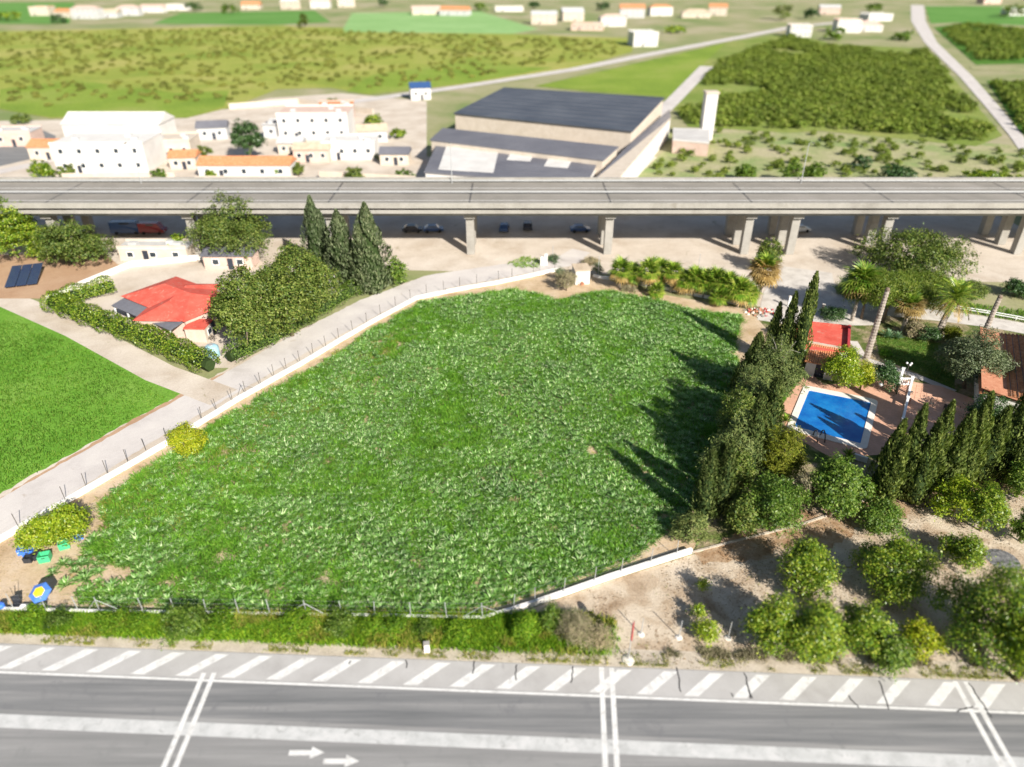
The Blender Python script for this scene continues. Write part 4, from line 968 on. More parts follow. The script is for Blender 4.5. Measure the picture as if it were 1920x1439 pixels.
# shed
s0, s1 = Vector(at(1506, 704)), Vector(at(1546, 712)); d = (s1 - s0); L = d.length; rz = math.atan2(d.y, d.x)
t = thing('pool_shed', 'small white shed with an orange tiled lean-to roof and dark doorway', 'shed', (s0.x, s0.y, 0), rz)
dp = 4.2
b = MB(); b.box((.65, dp / 2, 1.1), (1.3, dp, 2.2)); b.box((L + .35, dp / 2, 1.1), (1.2, dp, 2.2)); b.box((L / 2, dp - .1, 1.1), (L, .2, 2.2)); b.build('wall', M['render_white'], t)
MB().box((1.3 + (L - 1.55) / 2, .35, 1.05), (L - 1.56, .08, 2.1)).build('door', M['door_dark'], t)
rf = MB().prism([(-.2, -.25), (L + 1.1, -.25), (L + 1.1, dp), (-.2, dp)], [2.2, 2.2, 2.95, 2.95], [2.28, 2.28, 3.03, 3.03]).build('roof', M['brick'], t)
n = 15
for i in range(n):
    xx = -.15 + (L + 1.2) * i / (n - 1)
    bb = MB(); segs = 6; V = []
    for s in range(segs):
        y0, y1 = -.3 + (dp + .3) * s / segs, -.3 + (dp + .3) * (s + 1.08) / segs
        ring = []
        for yy, rr_ in ((y0, .13), (y1, .10)):
            z = 2.27 + (yy + .25) / (dp + .25) * .75
            ring += [(xx + rr_ * math.cos(a), yy, z + rr_ * math.sin(a)) for a in (PI, PI * .75, PI * .5, PI * .25, 0)]
        bb.add(ring, [[k_ + 1, k_, 5 + k_, 6 + k_] for k_ in range(4)] + [[0, 1, 2, 3, 4]])
    bb.build('roof_tile', M['tile_orange'], rf)
MB().box((L / 2 + .4, dp + .05, 3.12), (L + 1.6, .3, .3)).build('chimney_ledge', M['render_cream'], rf)

# ------------------------------------------------------------------ house on the right with tiled roof
ZR = 4.2
e0, e1 = Vector(at(1838, 612, ZR)), Vector(at(1836, 738, 3.2))
e2 = Vector(at(1925, 652, ZR + .3)); 
hd = (e0 - e1); HL = hd.length; hn = Vector((hd.y, -hd.x)).normalized(); rz = math.atan2(hd.y, hd.x)
t = thing('tiled_house', 'house with an orange barrel-tile roof at the right frame edge', 'house', (e1.x, e1.y, 0), rz)
WD = 6.5
MB().prism([(.4, -.4), (HL - .3, -.4), (HL - .3, -WD), (.4, -WD)], 0, 3.0).build('wall', M['render_white'], t)
rf = MB().prism([(0, 0), (HL, 0), (HL, -WD), (0, -WD)], [3.0, 3.0, 4.0, 4.0], [3.12, 3.12, 4.12, 4.12]).build('roof', M['brick'], t)
V = []; F = []
nr = int(HL / .32); nc = int(WD / .42)
for i in range(nr):
    xx = (i + .5) * HL / nr
    for j in range(nc):
        y0, y1 = -WD * j / nc, -WD * (j + 1.12) / nc; b0 = len(V); zj = random.uniform(0, .025)
        for yy, rr_ in ((y0, .15), (y1, .12)):
            z = 3.12 - yy / WD + zj + (.03 if yy == y0 else 0)
            V += [(xx + rr_ * math.cos(a), yy + .04, z + rr_ * .75 * math.sin(a)) for a in (PI, PI * .7, PI * .3, 0)]
        F += [(b0 + k_ + 1, b0 + k_, b0 + 4 + k_, b0 + 5 + k_) for k_ in range(3)] + [(b0, b0 + 1, b0 + 2, b0 + 3)]
tag(link('roof_tiles', np_mesh('roof_tiles', V, F, M['tile_orange']), rf), kind='stuff')
for i in range(9):
    yy = -.4 - i * .72; z = 3.12 - yy / WD + .15
    MB().box((HL / 2, yy, z), (HL, .05, .05)).build('tile_seam', M['metal_dark'], rf)
bb = MB()
for i in range(15): bb.box((HL - .02, -.2 - i * .44, 3.3 + i * .068), (.3, .24, .14))
tag(bb.build('verge_tiles', M['brick'], rf), kind='stuff')
MB().box((HL * .45, -WD - 1.2, 3.2), (HL * .9, 2.4, 6.4)).build('upper_storey', M['render_white'], t)
MB().box((HL * .45, -WD - 1.2, 6.46), (HL * .94, 2.7, .12)).build('upper_roof', M['brick'], t)
for xx in (HL * .25, HL * .6):
    wn_ = MB().box((xx, -WD + .03, 4.9), (1.2, .06, 1.2)).build('window', M['white_paint'], t); MB().box((xx, -WD + .07, 4.9), (1.0, .04, 1.0)).build('pane', M['glass'], wn_)

# ------------------------------------------------------------------ garden plants
broad_tree('lemon_tree', 'bright yellow-green lemon tree in front of the shed', 1572, 728, 645, 36, 'lemon_bright', 601)
broad_tree('garden_shrub', 'yellowish feathery shrub right of the lemon tree', 1612, 731, 672, 22, 'lemon_yellow', 602, cat='shrub', L=.3, W=.07)
broad_tree('garden_shrub', 'dark glossy rounded shrub behind the barbecue', 1655, 726, 672, 26, 'dark_shrub', 603, cat='shrub')
broad_tree('olive_tree', 'large grey-green olive tree left of the tiled house', 1808, 728, 608, 64, 'olive', 604, L=.34, W=.085, lobes_n=9, cover=1.25)
x, y = at(1800, 700)
for i, (u, v, vt, rp, m, lb) in enumerate([(1655, 605, 498, 70, 'pepper', 'hanging pepper tree behind the tall bare palm trunk'), (1615, 598, 505, 46, 'pepper', 'pepper tree left of the tall bare trunk, by the gravel yard'), (1712, 588, 510, 60, 'pepper', 'bushy tree by the lane left of the feathery palm'), (1748, 562, 512, 52, 'pepper', 'bushy tree above the lane, behind the palm crown'), (1806, 560, 526, 42, 'dull', 'low bushes above the lane right of the palm'), (1595, 552, 525, 30, 'broad', 'dark bush at the top of the gravel yard')]):
    broad_tree('pepper_tree' if i < 2 else 'garden_tree', lb, u, v, vt, rp, m, 610 + i, L=.42, W=.085, droop=.5, cover=1.2, low=i > 2, group='trees along the lane')
palm_tree('fan_palm', 'dark fan palm at the left of the lane trees', 1597, 602, 528, 2.2, 'fan', 60, .3, 620, dry=.15)
palm_tree('feather_palm', 'date palm with a thick trunk beside the lane', 1758, 630, 562, 1.55, 'feather', 60, .5, 621, lean=(.9, .2), dry=.25)
palm_tree('fan_palm', 'short palm wearing a skirt of brown dead leaves', 1692, 620, 575, 1.7, 'fan', 44, .35, 622, dry=.7)
for i, (u, v, vt, lb, ln) in enumerate([(1624, 674, 545, 'tall bare palm trunk without a crown right of the lemon tree', (.2, .1)), (1834, 655, 558, 'bare palm trunk without a crown beside the tiled house', (.3, 0))]):
    x, y = at(u, v); h = hgt(y, vt); t = thing('palm_trunk', lb, 'tree trunk', (x, y, 0), 0, 'crownless palm trunks')
    link('trunk', palm_trunk(h, .46, .3, 630 + i, ln, 'bark_pale', 11), t)
    MB().lathe([(.3, -.1), (.34, .1), (.2, .35)], 9, (ln[0], ln[1], h)).build('cut_top', M['bark'], t)
def agave(u, v, size, seed, label, name='agave', mat='agave', n=30):
    r = random.Random(seed); V, F = [], []
    for i in range(n):
        f = i / n; az = i * 2.399; el = math.radians(85 - 65 * f); L = size * r.uniform(.8, 1.1); wd = size * .09
        d = np.array([math.cos(az) * math.cos(el), math.sin(az) * math.cos(el), math.sin(el)]); s = np.array([-math.sin(az), math.cos(az), 0]); b0 = len(V)
        V += [s * wd * .5, d * L * .5 + s * wd, d * L - [0, 0, .1 * size], d * L * .5 - s * wd, -s * wd * .5, d * L * .5 - [0, 0, wd * .5]]
        F += [(b0, b0 + 5, b0 + 2, b0 + 1), (b0 + 4, b0 + 3, b0 + 2, b0 + 5)]
    x, y = at(u, v); tag(link(name, np_mesh(name, np.array(V) + [0, 0, .1], F, M[mat]), None, (x, y, 0)), label, 'plant')
agave(1664, 634, 1.7, 1, 'pale green agave on the lawn edge, left of a pair', n=38); agave(1682, 636, 1.4, 2, 'smaller pale green agave on the lawn edge, right of a pair')
agave(1458, 780, 1.5, 3, 'spiky yucca at the pool terrace corner', 'yucca', 'palm'); agave(1472, 792, 1.3, 4, 'lower spiky yucca beside the pool coping', 'yucca', 'palm'); agave(1590, 858, 1.3, 5, 'spiky yucca below the pool\'s near edge', 'yucca', 'palm')
for i, (u, v, vt, rp, m, lb) in enumerate([(1712, 632, 598, 22, 'twig', 'dry twiggy shrub beside the agaves'), (1740, 640, 610, 22, 'dark_shrub', 'dark shrub at the foot of the date palm'), (1782, 640, 612, 24, 'pine', 'golden green shrub between date palm and olive'), (1560, 598, 575, 26, 'dark_shrub', 'dark hedge plant by the gravel yard gate'), (1478, 640, 600, 16, 'lemon_bright', 'bright green bush between the slim cypresses'), (1660, 668, 655, 12, 'weed', 'small low shrub on the lawn by the path')]):
    broad_tree('garden_shrub', lb, u, v, vt, rp, m, 640 + i, cat='shrub', cover=.7)
gp = PG([(1462, 768), (1452, 745), (1470, 705), (1492, 696), (1508, 704), (1482, 735)])
blades('ground_cover', scatter(gp, 60, r2), .45, .1, M['weed'], r2, 'bright green ground cover left of the pool terrace', tuft=3, spread=.1, z0=.0)
blades('lawn_grass', scatter(lawn_poly, 14, r2), .2, .06, M['dull'], r2, 'long grass of the shaded lawn behind the balustrade', tuft=4, spread=.12)
blades('lane_grass', scatter(PG([(1790, 570), (1860, 575), (1960, 590), (1960, 612), (1850, 594), (1790, 582)]), 10, r2), .4, .1, M['meadow_grass'], r2, 'green grass strip beside the estate lane', tuft=4, spread=.15)
# double white rail along the lane
t = None
P = [Vector((*at(u, v), 0)) for u, v in ((1690, 563), (1740, 572), (1790, 582), (1850, 592), (1905, 602), (1960, 613))]
t = thing('guard_rail', 'double white rail along the estate lane', 'rail', (P[0].x, P[0].y, 0))
for z in (.45, .8): MB().tube([p - P[0] + Vector((0, 0, z)) for p in P], .07, 6).build('rail', M['white_paint'], t)
for p in P: MB().box(tuple(p - P[0] + Vector((0, .1, .4))), (.1, .08, .8)).build('post', M['white_paint'], t)
# gate posts at the yard
for i, (u, v, lb) in enumerate(((1540, 590, 'dark gate post at the shaded gravel yard'), (1478, 575, 'white gate pillar by the cypresses at the yard'))):
    x, y = at(u, v); o = thing('gate_post', lb, 'post', (x, y, 0)); MB().box((0, 0, .9), (.3, .3, 1.8)).build('shaft', M['metal_dark'] if i == 0 else M['white_paint'], o); MB().box((0, 0, 1.84), (.4, .4, .08)).build('cap', M['coping'], o)
# rubble heap
rr = random.Random(3); x, y = at(1425, 586); t = thing('rubble_heap', 'heap of broken bricks and stones by the gravel yard', 'rubble', (x, y, 0))
for i in range(70):
    a = rr.uniform(0, 6.28); d = rr.uniform(0, 2.6) ** 1; s = rr.uniform(.12, .34)
    o = MB().box((0, 0, 0), (s * 1.4, s, s * .7), 0, 0, .85).build('stone', M[rr.choice(['brick', 'concrete', 'coping', 'red_dark'])], t, (d * math.cos(a), d * math.sin(a) * .7, max(.06, .35 - .12 * d + rr.uniform(-.05, .08)))); o.rotation_euler = (rr.uniform(-.6, .6), rr.uniform(-.6, .6), a)

# ------------------------------------------------------------------ palm row, hut, upper boundary
lbs = ['first', 'second', 'third', 'fourth', 'fifth', 'sixth', 'seventh', 'eighth', 'ninth', 'tenth', 'eleventh', 'twelfth', 'thirteenth', 'fourteenth']
for i, (u, v, vc, s) in enumerate([(1162, 540, 508, 1.75), (1186, 540, 514, 1.5), (1214, 545, 510, 1.8), (1236, 540, 508, 1.7), (1257, 548, 512, 1.5), (1282, 550, 528, 1.7), (1300, 554, 524, 1.7), (1318, 558, 528, 1.6), (1338, 562, 528, 1.75), (1360, 568, 534, 1.8), (1382, 576, 545, 1.8), (1398, 574, 552, 1.6), (1230, 556, 546, 1.2), (1345, 574, 558, 1.3)]):
    palm_tree('dwarf_palm', 'bushy fan palm in the row above the field, %s from the hut' % lbs[i], u, v, vc, s, 'fan', 46, .22, 660 + i, 'fan palm row above the field', dry=.3 if i in (0, 2, 4, 5) else .12, spread=1.15)
palm_tree('fan_palm', 'straw-coloured palm with hanging dead leaves at the palm row\'s right end', 1424, 560, 508, 2.1, 'fan', 60, .4, 680, dry=.8, spread=1.25)
hx, hy = at(1092, 534); t = thing('pump_hut', 'small white cube hut with flat tan roof above the field', 'hut', (hx, hy, 0), .12)
MB().box((0, 1.6, 1.3), (2.6, 3.2, 2.6)).build('wall', M['render_white'], t); MB().box((0, 1.6, 2.66), (2.9, 3.5, .12)).build('roof', M['roof_tan'], t)
MB().box((1.32, 1.2, 1.0), (.06, .9, 2.0)).build('door', M['glass'], t)
x, y = at(1088, 532); MB_ = MB(); o = thing('brick_pile', 'small pile of orange bricks against the hut wall', 'bricks', (x, y - .5, 0))
for i in range(14): MB().box((0, 0, 0), (.4, .22, .2)).build('brick', M['brick'], o, (rr.uniform(-.5, .5), rr.uniform(-.3, .3), .1 + .2 * (i % 3)), rr.uniform(0, 3))
for i, (u, v, vt, rp, m, lb) in enumerate([(1062, 545, 500, 20, 'twig', 'tall dry straggly bush covering the hut\'s left side'), (1050, 525, 498, 12, 'olive', 'grey-green bush behind the hut by the lane wall'), (1108, 498, 482, 18, 'twig', 'dry brown bush behind the hut roof'), (1120, 515, 490, 10, 'olive', 'reedy bush at the hut\'s right corner'), (1036, 492, 478, 12, 'dark_shrub', 'dark bush beside the white meter pillar'), (1178, 545, 532, 14, 'twig', 'dry grass clump at the foot of the palm row')]):
    broad_tree('dry_bush' if m == 'twig' else 'bush', lb, u, v, vt, rp, m, 690 + i, L=.5, W=.06, cat='bush', cover=.7)
blades('track_weeds', scatter(PG([(948, 496), (985, 482), (1014, 486), (1012, 502), (975, 504)]), 6, r2), .35, .1, M['verge'], r2, 'weedy green patch beside the white pillar', tuft=5, spread=.2)
x, y = at(1020, 497); t = thing('meter_pillar', 'white meter pillar standing on the dusty track', 'pillar', (x, y, 0)); MB().box((-.35, 0, .8), (.7, .5, 1.6)).build('cabinet', M['white_paint'], t); MB().box((.35, .1, 1.1), (.6, .4, 2.2)).build('column', M['render_white'], t)
for i, (u, v, h, lb) in enumerate(((1036, 490, 3.0, 'pale pole beside the meter pillar'), (1121, 520, 4.0, 'grey metal pole between hut and palm row'), (1310, 500, 2.4, 'grey metal pole behind the middle of the palm row'), (1013, 506, 2.6, 'thin fence pole at the white pillar'))):
    x, y = at(u, v); o = thing('pole', lb, 'pole', (x, y, 0)); MB().tube([(0, 0, 0), (0, 0, h)], .055, 6).build('shaft', M['metal'], o); MB().lathe([(.09, 0), (.07, .06)], 8, (0, 0, h)).build('cap', M['metal'], o)
x, y = at(1061, 542); t = thing('notice_board', 'small white board in the bush beside the hut', 'board', (x, y, 0), .1)
MB().box((0, 0, .95), (.9, .05, .5)).build('panel', M['white_paint'], t)
for s in (-.35, .35): MB().box((s, .05, .5), (.06, .05, 1.0)).build('post', M['timber'], t)

# ------------------------------------------------------------------ corner with crates and parasol
def crate(u, v, s, rz, mat, label, name='plastic_crate'):
    x, y = at(u, v); t = thing(name, label, 'crate', (x, y, 0), rz); h = s * .75; th = .05
    b = MB(); b.box((0, 0, .03), (s, s * .8, .06)); b.build('base', mat, t)
    for cx_, cy_, dx, dy in ((0, -s * .4, s, th), (0, s * .4, s, th), (-s * .5 + th / 2, 0, th, s * .8 - th), (s * .5 - th / 2, 0, th, s * .8 - th)):
        MB().box((cx_, cy_, h / 2), (dx, dy, h)).build('side', mat, t)
    MB().box((0, -s * .4 - .035, h * .75), (s * .3, .03, .1)).build('handle', M['black_plastic'], t)
for a in ((45, 1036, .9, .4, M['blue_plastic'], 'blue crate leaning at the far left of the crate group'), (57, 1040, 1.0, .2, M['blue_plastic'], 'brighter blue crate in front of the leftmost citrus tree'), (86, 1050, 1.0, .3, M['green_plastic'], 'green crate at the front right of the crate group'), (122, 1026, .95, .5, M['green_plastic'], 'green crate under the middle citrus tree'), (148, 1010, .8, .6, M['blue_plastic'], 'pale blue crate under the rightmost citrus of the trio'), (55, 1052, .75, .1, M['black_plastic'], 'dark slatted crate at the front of the group'), (70, 1046, .8, .9, M['black_plastic'], 'black crate between the blue and green crates'), (46, 1020, .9, .2, M['black_plastic'], 'black crate behind the blue ones by the wall')): crate(*a)
x, y = at(89, 1143); t = thing('parasol', 'blue hexagonal parasol with a yellow top beside the crop', 'parasol', (x, y, 0))
MB().tube([(0, 0, 0), (0, 0, 2.3)], .03, 6).build('pole', M['metal_dark'], t); MB().lathe([(.3, 0), (.28, .1), (.08, .18)], 10).build('base', M['coping'], t)
R0, z0, z1, z2 = .95, 2.05, 2.25, 2.38
def tilt(p): return (p[0], p[1] * math.cos(.45) + (p[2] - 2.2) * -math.sin(.45), 2.2 + p[1] * math.sin(.45) + (p[2] - 2.2) * math.cos(.45))
ring = lambda r_, z: [tilt((r_ * math.cos(PI / 3 * i + .35), r_ * math.sin(PI / 3 * i + .35), z)) for i in range(6)]
V = ring(R0, z0) + ring(R0 * .52, z1); b = MB().add(V, [[i, (i + 1) % 6, 6 + (i + 1) % 6, 6 + i] for i in range(6)]); b.add(ring(R0, z0) + ring(R0, z0 - .1), [[i + 6, (i + 1) % 6 + 6, (i + 1) % 6, i] for i in range(6)])
b.build('canopy_border', M['blue_cloth'], t)
MB().add(ring(R0 * .52, z1) + [tilt((0, 0, z2))], [[i, (i + 1) % 6, 6] for i in range(6)]).build('canopy_top', M['yellow_cloth'], t)
x, y = at(34, 1140); t = thing('black_chair', 'black folding chair with an upright handle by the parasol', 'chair', (x, y, 0), .4)
MB().box((0, 0, .45), (.6, .55, .06)).build('seat', M['black_plastic'], t); MB().box((0, .3, .85), (.6, .06, .8)).build('backrest', M['black_plastic'], t)
for sx in (-1, 1):
    for sy in (-1, 1): MB().box((sx * .26, sy * .22, .22), (.05, .05, .44)).build('leg', M['black_plastic'], t)
MB().tube([(0, .35, .4), (0, .35, 2.2)], .025, 5).build('handle', M['metal_dark'], t)
x, y = at(6, 1146); t = thing('plastic_barrel', 'blue plastic barrel at the left frame edge', 'barrel', (x, y, 0)); MB().lathe([(.28, 0), (.33, .1), (.33, .4), (.35, .45), (.33, .5), (.33, .8), (.27, .9)], 14).build('body', M['blue_plastic'], t, smooth=True); MB().lathe([(.2, .9), (.2, .94)], 12).build('lid', M['blue_plastic'], t)
o = thing('scrap_boards', 'white and green boards lying along the roadside wall', 'boards', (*at(50, 1145), 0))
for i in range(3): MB().box((i * .75, 0, .62 + .03 * i), (.7, .3, .05), .1 * i).build('board', M['white_paint'] if i != 1 else M['green_plastic'], o)

# ------------------------------------------------------------------ the red-roofed house and its garden on the left
def building(name, label, cat, u, v, W, D, H, rz=0.0, roof='gable', wall='render_white', roofm='red_roof', win=(3, 1), group=None, rise=None, xy=None, over=.35, door=True):
    x, y = xy if xy else at(u, v); t = thing(name, label, cat, (x, y, 0), rz, group)
    MB().box((0, D / 2, H / 2), (W, D, H)).build('wall', M[wall], t)
    o = over; rise = rise if rise is not None else D * .22
    if roof == 'flat':
        rf = MB().box((0, D / 2, H + .12), (W + .2, D + .2, .24)).build('roof', M[roofm], t)
        if W > 8:
            for fx, fy in ((-.3, .35), (.22, .6), (.36, .3)): MB().box((fx * W, fy * D, H + .6), (1.6, 1.2, .75)).build('roof_unit', M['render_grey'], rf)
            for yy in (.05, D - .05): MB().box((0, yy, H + .45), (W + .2, .2, .45)).build('parapet', M[wall], rf)
    elif roof == 'gable':
        V = [(-W / 2 - o, -o, H - .02), (W / 2 + o, -o, H - .02), (W / 2 + o, D + o, H - .02), (-W / 2 - o, D + o, H - .02), (-W / 2 - o, D / 2, H + rise), (W / 2 + o, D / 2, H + rise)]
        rf = MB().add(V, [[0, 1, 5, 4], [2, 3, 4, 5], [1, 2, 5], [3, 0, 4], [3, 2, 1, 0]]).build('roof', M[roofm], t)
        MB().box((0, D / 2, H + rise + .03), (W + 2 * o, .25, .12)).build('ridge', M[roofm], rf)
    elif roof == 'hip':
        k = min(W / 2 - .3, D / 2)
        V = [(-W / 2 - o, -o, H - .02), (W / 2 + o, -o, H - .02), (W / 2 + o, D + o, H - .02), (-W / 2 - o, D + o, H - .02), (-W / 2 + k, D / 2, H + rise), (W / 2 - k, D / 2, H + rise)]
        rf = MB().add(V, [[0, 1, 5, 4], [2, 3, 4, 5], [1, 2, 5], [3, 0, 4], [3, 2, 1, 0]]).build('roof', M[roofm], t)
    n, st = win
    for s in range(st):
        for i in range(n):
            xx = -W / 2 + W * (i + .5) / n; zz = (s + .55) * H / max(st, 1)
            wsz = min(1.3, W / n * .5); hsz = min(1.4, H / st * .45)
            q_ = MB().box((xx, -.03, zz), (wsz, .06, hsz)).build('window', M['white_paint'], t); MB().box((xx, -.07, zz), (wsz * .82, .03, hsz * .82)).build('pane', M['glass'], q_)
    if door: MB().box((W * .5 / max(n, 1) - W / 2 + W / (n + 1) * .9, -.05, 1.05), (1.0, .08, 2.1)).build('door', M['door_dark'], t)
    return t
pa, pb = Vector(at(248, 590)), Vector(at(352, 634)); d = pb - pa; rz = math.atan2(d.y, d.x); mid = (pa + pb) / 2
building('red_roofed_house', 'single-storey house with a bright red roof left of the field', 'house', 0, 0, d.length + 1.0, 9.0, 3.2, rz, 'hip', 'render_pink', 'red_roof', (4, 1), xy=(mid.x, mid.y), rise=1.6, over=.5)
t = thing('veranda', 'grey veranda roof along the red-roofed house front', 'veranda', (pa.x, pa.y, 0), rz)
MB().prism([(-.4, -2.6), (d.length + .4, -2.6), (d.length + .4, -.1), (-.4, -.1)], [2.4, 2.4, 2.9, 2.9], [2.5, 2.5, 3.0, 3.0]).build('roof', M['roof_grey'], t)
for i in range(5): MB().box((d.length * i / 4, -2.4, 1.2), (.2, .2, 2.4)).build('post', M['white_paint'], t)
pa, pb = Vector(at(362, 626)), Vector(at(412, 572)); d = pb - pa; rz2 = math.atan2(d.y, d.x)
building('red_roofed_annex', 'red-roofed wing set at an angle behind the red house', 'house', 0, 0, d.length + 3, 7.5, 3.0, rz2, 'hip', 'render_pink', 'red_roof', (3, 1), xy=((pa.x + pb.x) / 2, (pa.y + pb.y) / 2), rise=1.4)
building('red_shed', 'small red-roofed shed at the corner of the red house garden', 'shed', 396, 634, 3.0, 3.0, 2.2, rz2, 'flat', 'render_cream', 'red_roof', (1, 1))
def hedge(pts, h, wd, label, mat, seed, dens=55, L=.22, W=.12):
    r = np.random.default_rng(seed); P = [np.array([*at(*p)]) for p in pts]; CC, NN = [], []
    for a, b_ in zip(P[:-1], P[1:]):
        ll = np.linalg.norm(b_ - a); n = int(ll * dens); dd = (b_ - a) / ll; nn = np.array([-dd[1], dd[0]])
        th = r.random(n) * PI * 1.25 - .4; s = r.random(n); rad = 1 + .15 * np.sin(s * ll * 1.3) + r.normal(size=n) * .07
        xy = a + (b_ - a) * s[:, None] + nn * (np.cos(th) * wd * .5 * rad)[:, None]; z = np.clip(h * .45 + np.sin(th) * h * .55 * rad, .05, None)
        CC.append(np.concatenate([xy, z[:, None]], 1)); NN.append(np.concatenate([nn * np.cos(th)[:, None], np.sin(th)[:, None]], 1))
    C = np.concatenate(CC); N = np.concatenate(NN) + r.normal(size=C.shape) * .5; o = C[0].copy(); o[2] = 0
    V, F = leaf_quads(C - o, np.cross(N, r.normal(size=C.shape)), N, L * (.7 + .6 * r.random(len(C))), W)
    t = thing('hedge', label, 'hedge', tuple(o)); link('foliage', np_mesh('foliage', V, F, M[mat]), t)
    b = MB()
    for a, b_ in zip(P[:-1], P[1:]):
        b.tube([(a[0] - o[0], a[1] - o[1], h * .42), (b_[0] - o[0], b_[1] - o[1], h * .42)], wd * .26, 6)
    b.build('branches', M['cypress_core'], t)  # added dark filler core inside the foliage, not real branches
hedge([(215, 548), (100, 580), (200, 618), (300, 655), (398, 700)], 3.0, 3.4, 'clipped yellow-green hedge around the red house garden front', 'lemon', 1, 300, .26, .14)
hedge([(432, 682), (520, 640), (620, 580), (722, 520)], 2.6, 3.0, 'dark green hedge along the lane beside the red house', 'broad', 2, 230)
wb, _ = wall_run([(90, 566), (160, 535), (245, 500), (430, 482)], 1.0, .3, 9); tag(wb.build('garden_wall', M['white_wall']), 'pale garden wall behind the red-roofed house', 'wall')
t = thing('solar_array', 'dark blue solar panel array on bare brown ground', 'solar panels', (*at(46, 530), 0), .35)
pm = MB().box((0, 0, 0), (1.6, 2.6, .06)).mesh('panel', M['solar'])
for i in range(3):
    for j in range(3):
        o = link('panel', pm, t, (-1.7 + 1.7 * i, -1.2 + 2.6 * j, .6 + .35 * j)); o.rotation_euler = (.135, 0, 0)
for sx in (-2.2, 0, 2.2): MB().box((sx, 1.4, .4), (.1, 6.5, .1)).build('frame', M['metal'], t)
for i, (u, v, vt, rp, m, lb) in enumerate([(35, 486, 356, 62, 'lemon', 'large tree at the left frame edge below the viaduct'), (152, 498, 402, 62, 'dull', 'round dull green tree left of the red house garden'), (95, 480, 428, 34, 'lemon', 'small bright tree between the two big left trees'), (445, 486, 352, 84, 'dull', 'broad olive-green tree in front of the viaduct'), (570, 580, 440, 84, 'dull', 'wide tree behind the lane hedge, upper of two'), (475, 650, 470, 78, 'dull', 'wide tree right of the red roof'), (548, 630, 486, 70, 'dull', 'wide tree at the corner by the lane hedge'), (742, 534, 478, 22, 'broad', 'small green tree at the end of the lane hedge'), (1696, 522, 418, 92, 'dull', 'large tree in front of the viaduct on the right'), (1434, 510, 442, 30, 'dull', 'narrow tree before a viaduct pier'), (340, 478, 432, 20, 'lemon', 'small bright tree on the strip below the viaduct'), (1900, 555, 525, 30, 'dark_shrub', 'dark bush above the estate lane at the right edge')]):
    broad_tree('leafy_tree', lb, u, v, vt, rp, m, 700 + i, L=.36, W=.19, group='trees around the left garden and viaduct', lobes_n=8, low=True, cover=.95)
for i, (u, v, vt, rp, lb) in enumerate([(602, 520, 365, 36, 'left conifer of the trio behind the lane hedge'), (648, 535, 392, 44, 'middle conifer of the trio behind the lane hedge'), (700, 545, 378, 48, 'right conifer of the trio beside the lane')]):
    cypress_tree('conifer', lb, u, v, vt, rp, 'olive', 'cone', 720 + i, 2, 'conifers by the lane', L=.7, W=.24)
mp = scatter(PG([(-300, 645), (-60, 588), (50, 610), (165, 660), (316, 746), (0, 922), (-300, 1075)]), 7, r2)
blades('meadow_grass', mp, .3, .1, M['meadow_grass'], r2, 'bright green meadow grass left of the lane', tuft=3, spread=.2)
t = building('garden_hut', 'small white hut behind the lane hedge', 'hut', 610, 545, 4, 4, 2.6, .3, 'flat', 'render_white', 'render_grey', (1, 1))
building('garden_shed', 'low grey shed behind the red house under the trees', 'shed', 430, 505, 9, 4, 2.6, 0, 'gable', 'render_pink', 'roof_grey', (2, 1))
building('garden_shed', 'long low shed with a pale roof below the viaduct', 'shed', 290, 490, 13, 4, 2.4, 0, 'flat', 'render_cream', 'render_grey', (3, 1))
x, y = at(400, 668); t = thing('water_tank', 'pale blue water tank at the hedge corner by the lane', 'tank', (x, y, 0)); MB().lathe([(1.0, 0), (1.0, 1.5), (.7, 1.75), (.3, 1.8)], 16).build('body', M['shutter_blue'], t, smooth=True); MB().lathe([(.3, 1.8), (.3, 1.88)], 10).build('lid', M['metal'], t)

# ------------------------------------------------------------------ viaduct
VY0, VY1, VZ = 129.5, 147.0, 10.0
t = thing('viaduct', 'long concrete road viaduct crossing behind the field', 'viaduct', (0, VY0, 0))
MB().box((0, 9, VZ - 1.0), (520, 15.5, 1.5)).box((0, 9, VZ - .1), (520, 18, .3)).build('deck', M['concrete'], t)
MB().box((0, 9, VZ + .08), (520, 16.4, .06)).build('carriageway', M['viaduct_road'], t)
for yy in (.2, 17.8): MB().box((0, yy, VZ + .05), (520, .4, 2.0)).build('parapet', M['concrete'], t)
for yy in (4.8, 13.2): MB().box((0, yy, VZ + .125), (520, .18, .012)).build('lane_line', M['paint'], t)
for yy in (.9, 9, 17.1): MB().box((0, yy, VZ + .62), (520, .08, .3)).build('guard_rail', M['metal'], t)
px = [at(885, 462)[0] + k_ * 26.8 for k_ in range(-7, 8)]
pm = MB().box((0, 0, 3.75), (1.5, 1.5, 7.5)).mesh('pier', M['concrete']); cm = MB().box((0, 6.6, 7.85), (2.0, 14.0, .8)).mesh('cap_beam', M['concrete'])
for xx in px + [at(1466, 462)[0]]:
    for yy in (3.6, 9, 14.8): link('pier', pm, t, (xx, yy, 0))
    link('cap_beam', cm, t, (xx, 2.4, 0))
for xx in px: MB().box((xx, 9, VZ + .117), (.35, 16.4, .02)).build('expansion_joint', M['metal_dark'], t)
